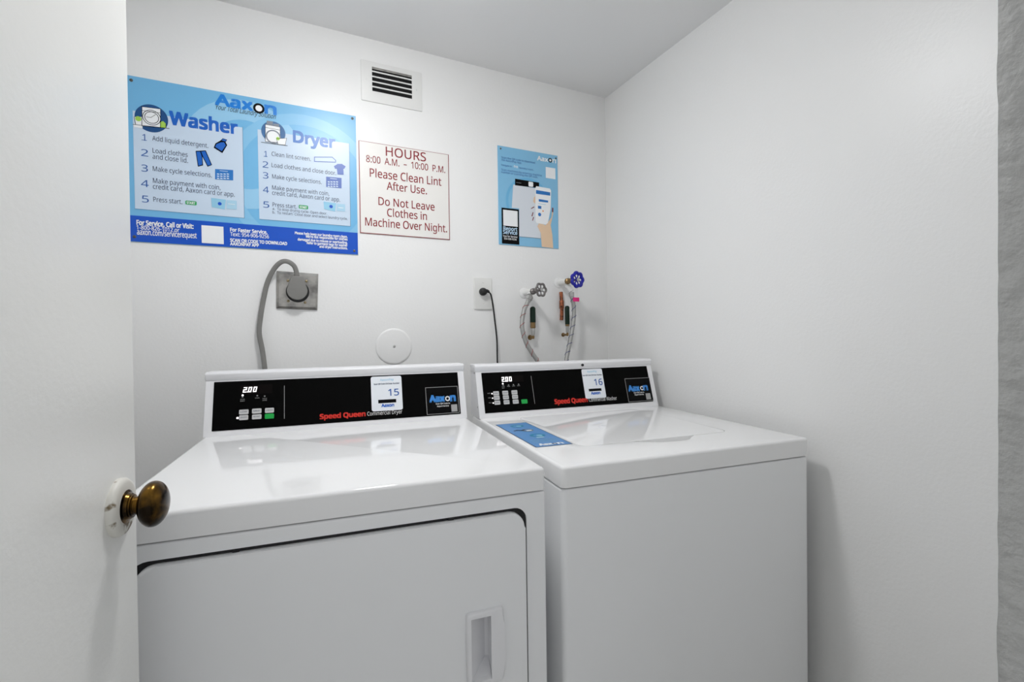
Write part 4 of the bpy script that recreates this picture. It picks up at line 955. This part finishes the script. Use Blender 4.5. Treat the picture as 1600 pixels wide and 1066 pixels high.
# blue instruction label on the deck, left of the lid
lb = Sheet((.0133, .1622, ZT), (1, 0, 0), (0, 1, 0), (0, 0, 1), washer, .0003, .0002)
k = 'lid_label'
LBL = [('R', k, 0, 0, .0957, .2989, 'white', 0, .001), ('R', k, .0012, .0012, .0945, .2977, 'navy_line', 1, .001), ('R', k, .0036, .0036, .0921, .2953, 'lid_blue', 2, .0005),
       ('T', k + '/logo', 'Aax', .018, .013, .050, .017, 'white', 3, .05, 0), ('T', k + '/logo', 'n', .064, .013, .077, .012, 'white', 3, .05, 0), ('D', k + '/logo', .057, .019, .0065, .0035, 'navy_line', 3), ('D', k + '/logo', .057, .019, .0035, 0, 'white', 3)]
for kk, (cx, cy, r, c1) in enumerate(((.050, .252, .015, 'teal'), (.056, .188, .013, 'cloth_grey'), (.055, .118, .016, 'teal'))):
    LBL += [('D', k + '/pictogram#%d' % kk, cx, cy, r * 1.25, r * .7, c1, 3), ('D', k + '/pictogram#%d' % kk, cx + .004, cy - .003, r * .5, 0, 'card_blue', 4)]
LBL += [('L', k + '/pictogram#1', [(.020, .190), (.030, .196), (.038, .188), (.048, .194)], .006, 'ink_navy', 5), ('R', k + '/pictogram#1', .050, .176, .064, .186, 'white', 5, 0), ('R', k + '/pictogram#2', .042, .088, .062, .099, 'card_blue2', 5, 0)]
for i in range(7):
    LBL.append(('R', k + '/lettering', .014 + .004 * (i % 2), .042 + i * .0052, .070 + .008 * (i % 3), .0432 + i * .0052, 'card_blue', 3, 0))
lb.run(LBL)
lb.build({k: 'blue rectangular label with dark outline'})

# ------------------------------------------------------------------ signs on the back wall
def sign_screw(root, x, z, y, r=.0042):
    obj('screw', lathe([(0, r), (.001, r), (.0018, r * .6), (.0018, 0)], (x, y, z), (0, -1, 0), 16), 'screw_dark', root)
px, pz = -.3700, EYE + .2759
poster = thing('instruction_sign', 'large blue laundry instruction sign headed Washer and Dryer, screwed to the wall above the dryer', 'sign', (px, 0, pz))
obj('board', box(0, .6125, -.003, -.0002, 0, .4630, .0005, 1), 'poster_base', poster, 30)
sh = Sheet((0, -.003, 0), (1, 0, 0), (0, 0, 1), (0, -1, 0), poster, .0001, .00018)
sh.run(INSTRUCTION_PRINT).clip(.0005, .0005, .612, .4625)
sh.build({'footer_band': 'deep blue band with white contact lines', 'instruction_panel#washer': 'pale panel headed Washer', 'instruction_panel#dryer': 'pale panel headed Dryer', 'logo': 'blue Aaxon logo with a black ring for its o'})
for x, z in ((.0105, .4500), (.6017, .4530), (.0095, .0135), (.6005, .0120)):
    sign_screw(poster, x, z, -.003)

hours = thing('hours_sign', 'square white HOURS sign with maroon lettering, right of the large blue sign', 'sign', (.2504, 0, 1.5251))
obj('board', box(0, .3158, -.003, -.0002, 0, .3098), 'maroon', hours, 0)
obj('face', box(.0022, .3136, -.0034, -.0026, .0018, .3085, .0003, 1), 'sign_white', hours, 0)
Sheet((0, -.0034, 0), (1, 0, 0), (0, 0, 1), (0, -1, 0), hours, .0001, .0002).run(HOURS_PRINT).build()
for x, z in ((.160, .196), (.128, .0665)):
    obj('screw', lathe([(0, .003), (.001, .003), (.0016, .0015), (.0016, 0)], (x, -.0033, z), (0, -1, 0), 12), 'zinc', hours)

app = thing('app_poster', 'small blue poster showing a hand holding a phone, above the water valves', 'poster', (.7633, 0, 1.5228))
obj('board', box(0, .2672, -.003, -.0002, 0, .3782, .0005, 1), 'app_base', app, 30)
Sheet((0, -.003, 0), (1, 0, 0), (0, 0, 1), (0, -1, 0), app, .0001, .00018).run(APP_PRINT).clip(.0004, .0004, .2668, .3778).build()
for x, z in ((.0125, .3672), (.2590, .3665)):
    sign_screw(app, x, z, -.003, .0034)

# ------------------------------------------------------------------ air vent
vent = thing('air_vent', 'small white slotted air register high on the back wall near the ceiling', 'vent', (.2618, 0, 1.9725))
VW, VH = .2103, .1370
sx0, sx1 = .0365, .1730
plate = prism(rrect(0, 0, VW, VH, .004, 3), (0, 0, 0), (1, 0, 0), (0, 0, 1), (0, -1, 0), .004, .0025, 2)
slots = []
for i in range(5):
    z1 = .1190 - i * .0172
    slots.append(prism([(sx0, z1 - .0130), (sx1, z1 - .0130), (sx1, z1), (sx0, z1)], (0, .001, 0), (1, 0, 0), (0, 0, 1), (0, -1, 0), .02))
obj('grille', cut(plate, *slots), 'vent_paint', vent, 30)
obj('vent_shade_plate', box(sx0 - .004, sx1 + .004, -.0012, -.0004, .034, .123), 'vent_shade', vent, 0)  # thin black plate painting the shade behind the slots
bl = bmesh.new()
add_box(bl, sx0, sx1, -.003, -.0014, .1072 + .005, .119)
obj('damper_blade', bl, 'steel_plate', vent, 0)
for x in (.017, .190):
    obj('screw', lathe([(0, .003), (.001, .003), (.0016, .0015), (.0016, 0)], (x, -.004, .073), (0, -1, 0), 12), 'vent_paint', vent)

# ------------------------------------------------------------------ blank round cover above the dryer console
disc = thing('round_cover', 'round white blank cover plate on the wall just above the dryer console', 'cover plate', (.3576, 0, 1.1402))
obj('disc', lathe([(.0003, .0625), (.002, .0625), (.0038, .0600), (.0046, .0545), (.0046, 0)], (0, 0, 0), (0, -1, 0), 64), 'wall_paint', disc, 30)
obj('screw', lathe([(0, .0045), (.001, .0045), (.0018, .0028), (.0018, 0)], (0, -.0046, 0), (0, -1, 0), 16), 'zinc', disc)

# ------------------------------------------------------------------ metal dryer outlet with its grey plug and cord
ot = thing('dryer_outlet', 'square stainless steel outlet plate on the wall above the dryer', 'outlet', (.0535, 0, 1.3250))
obj('plate', prism([(-.0610, -.0575), (.0585, -.0615), (.0635, .0560), (-.0585, .0605)], (0, -.0004, 0), (1, 0, 0), (0, 0, 1), (0, -1, 0), .0105, .0075, 1), 'steel_plate', ot, 20)
obj('receptacle', lathe([(.0108, .034), (.0125, .034), (.0135, .031), (.0135, 0)], (.001, 0, -.004), (0, -1, 0), 40), 'black_rubber', ot)
for x, z in ((-.0265, .030), (.027, .030), (-.0265, -.034), (.022, -.038)):
    obj('screw', lathe([(0, .0042), (.001, .0042), (.002, .0025), (.002, 0)], (x, -.0108, z), (0, -1, 0), 14), 'screw_bronze', ot)
pc = thing('dryer_power_cord', 'thick grey cord looping from the plug in the steel outlet down behind the dryer', 'power cord', (.0525, -.0138, 1.3235))
R_ = .0295
out = [(.0165, .0440), (-.0165, .0440)]
a0, a1 = math.radians(168), math.radians(372)
for i in range(25):
    t = a0 + (a1 - a0) * i / 24
    out.append((R_ * math.cos(t), R_ * math.sin(t)))
obj('plug', prism(out, (0, 0, 0), (1, 0, 0), (0, 0, 1), (0, -1, 0), .026, .004, 3), 'grey_plug', pc, 40)
org = Vector((.0525, -.0138, 1.3235))
path = smooth_path([Vector(p) - org for p in ((.0525, -.029, 1.358), (.0515, -.030, 1.380), (.044, -.034, 1.400), (.026, -.037, 1.4115), (.008, -.034, 1.4085), (-.011, -.026, 1.388), (-.0295, -.019, 1.3494), (-.0410, -.016, 1.3001), (-.0510, -.016, 1.2409), (-.0557, -.016, 1.1918), (-.0479, -.020, 1.1367), (-.0425, -.028, 1.0839), (-.040, -.034, 1.02), (-.038, -.04, .90))], 8)
obj('cord', tube(path, .006, 14, flat=(.0072, .0042, (0, 1, .001))), 'grey_cord', pc, 60)

# ------------------------------------------------------------------ white outlet with the black plug and cord
oo = thing('wall_outlet', 'white electrical outlet plate holding a black plug above the washer', 'outlet', (.6945, 0, 1.3312))
obj('plate', prism(rrect(-.0365, -.0600, .0365, .0600, .004, 3), (0, -.0003, 0), (1, 0, 0), (0, 0, 1), (0, -1, 0), .0055, .0028, 3), 'outlet_white', oo, 30)
obj('receptacle', lathe([(.005, .0215), (.0068, .0215), (.0072, .0205), (.0072, 0)], (-.001, 0, .002), (0, -1, 0), 36), 'outlet_white', oo)
for z in (.042, -.036):
    obj('screw', lathe([(0, .0028), (.0008, .0028), (.0014, .0014), (.0014, 0)], (0, -.0057, z), (0, -1, 0), 12), 'outlet_white', oo)
wc = thing('washer_power_cord', 'thin black cord hanging from the plug in the white outlet behind the washer', 'power cord', (.6945, -.0073, 1.336))
org = Vector((.6945, -.0073, 1.336))
obj('plug', lathe([(0, .0145), (.006, .0150), (.012, .0140), (.019, .0110), (.022, .0070), (.022, 0)], (-.004, 0, .002), (0, -1, 0), 28), 'black_rubber', wc, 40)
neck = smooth_path([(-.001, -.013, .004), (.008, -.016, .0035), (.0155, -.0165, .0005)], 6)
obj('strain_relief', tube(neck, .006, 12, rad=[.0085 - .0035 * i / (len(neck) - 1) for i in range(len(neck))]), 'black_rubber', wc, 50)
path = smooth_path([Vector(p) - org for p in ((.7085, -.0238, 1.3372), (.7175, -.0235, 1.326), (.7245, -.021, 1.2995), (.7310, -.017, 1.265), (.7356, -.015, 1.2321), (.7400, -.017, 1.185), (.7414, -.020, 1.147), (.7372, -.030, 1.0795), (.735, -.04, .98), (.735, -.05, .85))], 8)
obj('cord', tube(path, .0030, 10), 'black_rubber', wc, 60)

# ------------------------------------------------------------------ water valves, hoses and pipe stubs
def handwheel(root, C, axis, R, lobes, material, thick):
    u, v, n = basis(axis)
    C = Vector(C)
    N = 72
    ring = []
    for i in range(N):
        t = 2 * PI * i / N
        r = R * (1 + .085 * math.cos(lobes * t))
        ring.append(C + (u * math.cos(t) + v * math.sin(t)) * r)
    bm = tube(ring, R * thick, 10, closed=True)
    for i in range(lobes):
        t = 2 * PI * (i + .5) / lobes
        d = u * math.cos(t) + v * math.sin(t)
        add_tube(bm, [C + d * R * .2 - n * .001, C + d * R * .6 - n * .0005, C + d * R * .92], R * .1, 8)
    add_lathe(bm, [(-.004, R * .33), (.003, R * .33), (.004, R * .28), (.004, 0)], C, n, 20)
    w_ = obj('handwheel', bm, material, root, 50)
    obj('wheel_screw', lathe([(.004, R * .26), (.0065, R * .26), (.0075, R * .16), (.0075, 0)], C, n, 12), 'zinc', w_, 30)
def valve(label, base, wheel, outlet, R, lobes, wheel_mat, bonnet_mat, thick=.19):
    root = thing('water_valve', label, 'valve', (base[0], 0, base[2]), 0, 'water supply valves behind the washer')
    o = Vector((base[0], 0, base[2]))
    wv = Vector(wheel) - o
    ov = Vector(outlet) - o
    ax = wv.normalized()
    obj('escutcheon', lathe([(.0003, .021), (.002, .021), (.006, .014), (.006, 0)], (0, 0, 0), (0, -1, 0), 32), 'wall_paint', root)
    bm = lathe([(.004, .0105), (.022, .0105), (.024, .0135), (.048, .0140), (.056, .0125), (.058, 0)], (0, 0, 0), ax, 24)
    mid = ax * .043
    add_tube(bm, smooth_path([mid, mid * .5 + ov * .5 + Vector((0, 0, .002)), ov + Vector((0, 0, .004))], 5), .0105, 16)
    obj('body', bm, 'outlet_white', root, 45)['label'] = 'valve body covered in white paint'
    obj('set_screw', lathe([(0, .0036), (.002, .0036), (.002, 0)], (-.010, -.0035, .006), (-.2, -1, .1), 12), 'black_rubber', root)
    L = wv.length
    obj('bonnet', lathe([(.055, .0125), (.066, .0125), (.068, .0105), (.078, .0100), (.080, .0060), (L - .003, .0045)], (0, 0, 0), ax, 8), bonnet_mat, root, 20)
    handwheel(root, wv, ax, R, lobes, wheel_mat, thick)
    return root
valve('water valve with a grey metal handwheel, left of the blue one', (.8705, 0, 1.338), (.8845, -.110, 1.3420), (.8697, -.050, 1.3230), .0225, 6, 'wheel_grey', 'wheel_grey')
valve('water valve with a bright blue handwheel, near the right wall', (1.0300, 0, 1.3850), (1.0410, -.120, 1.3850), (1.0540, -.058, 1.3420), .0255, 7, 'wheel_blue', 'brass', .26)

def hose(label, pts, tracer):
    o = Vector(pts[0])
    root = thing('water_hose', label, 'hose', pts[0], 0, 'braided washer hoses')
    path = smooth_path([Vector(p) - o for p in pts], 12)
    r = .0082
    obj('braided_hose', tube(path, r, 16), 'braided_steel', root, 60)
    d = (path[1] - path[0]).normalized()
    obj('hose_nut', lathe([(-.004, .0125), (.010, .0125), (.012, .0100), (.018, .0098), (.018, 0)], (0, 0, 0), d, 6), 'zinc', root, 20)
    # coloured tracer thread wound round the braid
    fine = []
    for a, b in zip(path, path[1:]):
        for k in range(6):
            fine.append(a.lerp(b, k / 6))
    turn, hel, u, dist, prev = 0, [], None, 0, fine[0]
    for i, p in enumerate(fine[:-1]):
        t = (fine[i + 1] - p).normalized()
        if u is None:
            u = basis(t)[0]
        u = (u - t * u.dot(t)).normalized()
        v = t.cross(u)
        dist += (p - prev).length
        prev = p
        a = dist / .038 * 2 * PI
        hel.append(p + (u * math.cos(a) + v * math.sin(a)) * (r + .0002))
    obj('tracer_thread', tube(hel, .0011, 5), tracer, root, 60)
mat('tracer_red', (150, 62, 58), .5)
mat('tracer_blue', (44, 52, 120), .5)
hose('braided steel hose with red tracer curving left from the grey handwheel valve', [(.8695, -.050, 1.3180), (.8560, -.053, 1.2950), (.8360, -.060, 1.2599), (.8240, -.069, 1.2062), (.8320, -.080, 1.1505), (.8500, -.092, 1.1100), (.8690, -.102, 1.0750), (.885, -.112, 1.02), (.89, -.13, .96)], 'tracer_red')
hose('braided steel hose with blue tracer hanging from the blue handwheel valve', [(1.0545, -.058, 1.3370), (1.0605, -.057, 1.3100), (1.0650, -.058, 1.2750), (1.0600, -.062, 1.2300), (1.0410, -.072, 1.1671), (1.0200, -.086, 1.1200), (1.0000, -.100, 1.0755), (.985, -.115, 1.01), (.98, -.13, .95)], 'tracer_blue')

def stub(label, x, y, z0, z1, r, zb, zs, zn):
    root = thing('pipe_stub', label, 'pipe', (x, 0, zn), 0, 'green sleeved pipe stubs')
    obj('sleeve', lathe([(z0 - zn, r), (z1 - zn - r * .7, r), (z1 - zn - r * .2, r * .75), (z1 - zn, r * .3), (z1 - zn, 0)], (0, y, 0), (0, 0, 1), 20), 'green_sleeve', root, 40)
    obj('collar', lathe([(zb - zn, r * .8), (zb - zn + .003, r * .92), (z0 - zn, r * .92)], (0, y, 0), (0, 0, 1), 6), 'brass', root, 20)
    obj('pipe', lathe([(zs - zn, r * .55), (zs - zn + .006, r * .72), (zb - zn, r * .74)], (0, y, 0), (0, 0, 1), 18), 'zinc', root, 40)
    bm = lathe([(.0003, r * .9), (.002, r * .9), (.003, r * .5), (-y - .002, r * .45)], (0, 0, 0), (0, -1, 0), 18)
    add_lathe(bm, [(-.006, .0), (-.005, r * .45), (.003, r * .55), (zs - zn + .004, r * .5)], (0, y, 0), (0, 0, 1), 14)
    obj('wall_elbow', bm, 'brass', root, 40)
stub('dark green sleeved pipe stub on the wall under the grey handwheel valve', .8940, -.026, 1.2220, 1.2840, .0112, 1.1990, 1.1700, 1.163)
stub('dark green sleeved pipe stub on the wall between copper pipe and right hose', 1.0485, -.034, 1.2140, 1.2890, .0092, 1.2060, 1.1800, 1.172)
cp = thing('copper_pipe', 'short tarnished copper pipe running down the wall under the blue handwheel valve', 'pipe', (1.0365, 0, 1.2320))
bm = tube(smooth_path([(0, -.0078, .114), (0, -.0095, .100), (.0008, -.0110, .050), (.0005, -.0095, .012), (0, -.0078, 0)], 6), .0072, 14)
obj('pipe', bm, 'copper', cp, 50)
obj('coupling', lathe([(.046, .0082), (.048, .0095), (.078, .0095), (.080, .0082)], (.0006, -.0108, 0), (0, 0, 1), 18), 'copper', cp, 40)
tg = thing('paper_tag', 'white paper tag with a pink end hanging from the blue handwheel valve', 'tag', (1.0665, -.072, 1.3070))
obj('tag_paper', box(-.0085, .0085, -.0005, .0005, .009, .050), 'white_paper', tg, 0)
obj('pink_end', box(-.0140, .0145, -.0007, .0007, -.003, .0130), 'pink_paper', tg, 0)['label'] = 'bright pink end'
obj('tag_string', tube(smooth_path([(0, 0, .049), (-.006, .004, .060), (-.016, .006, .074)], 5), .0006, 6), 'white_paper', tg, 0)
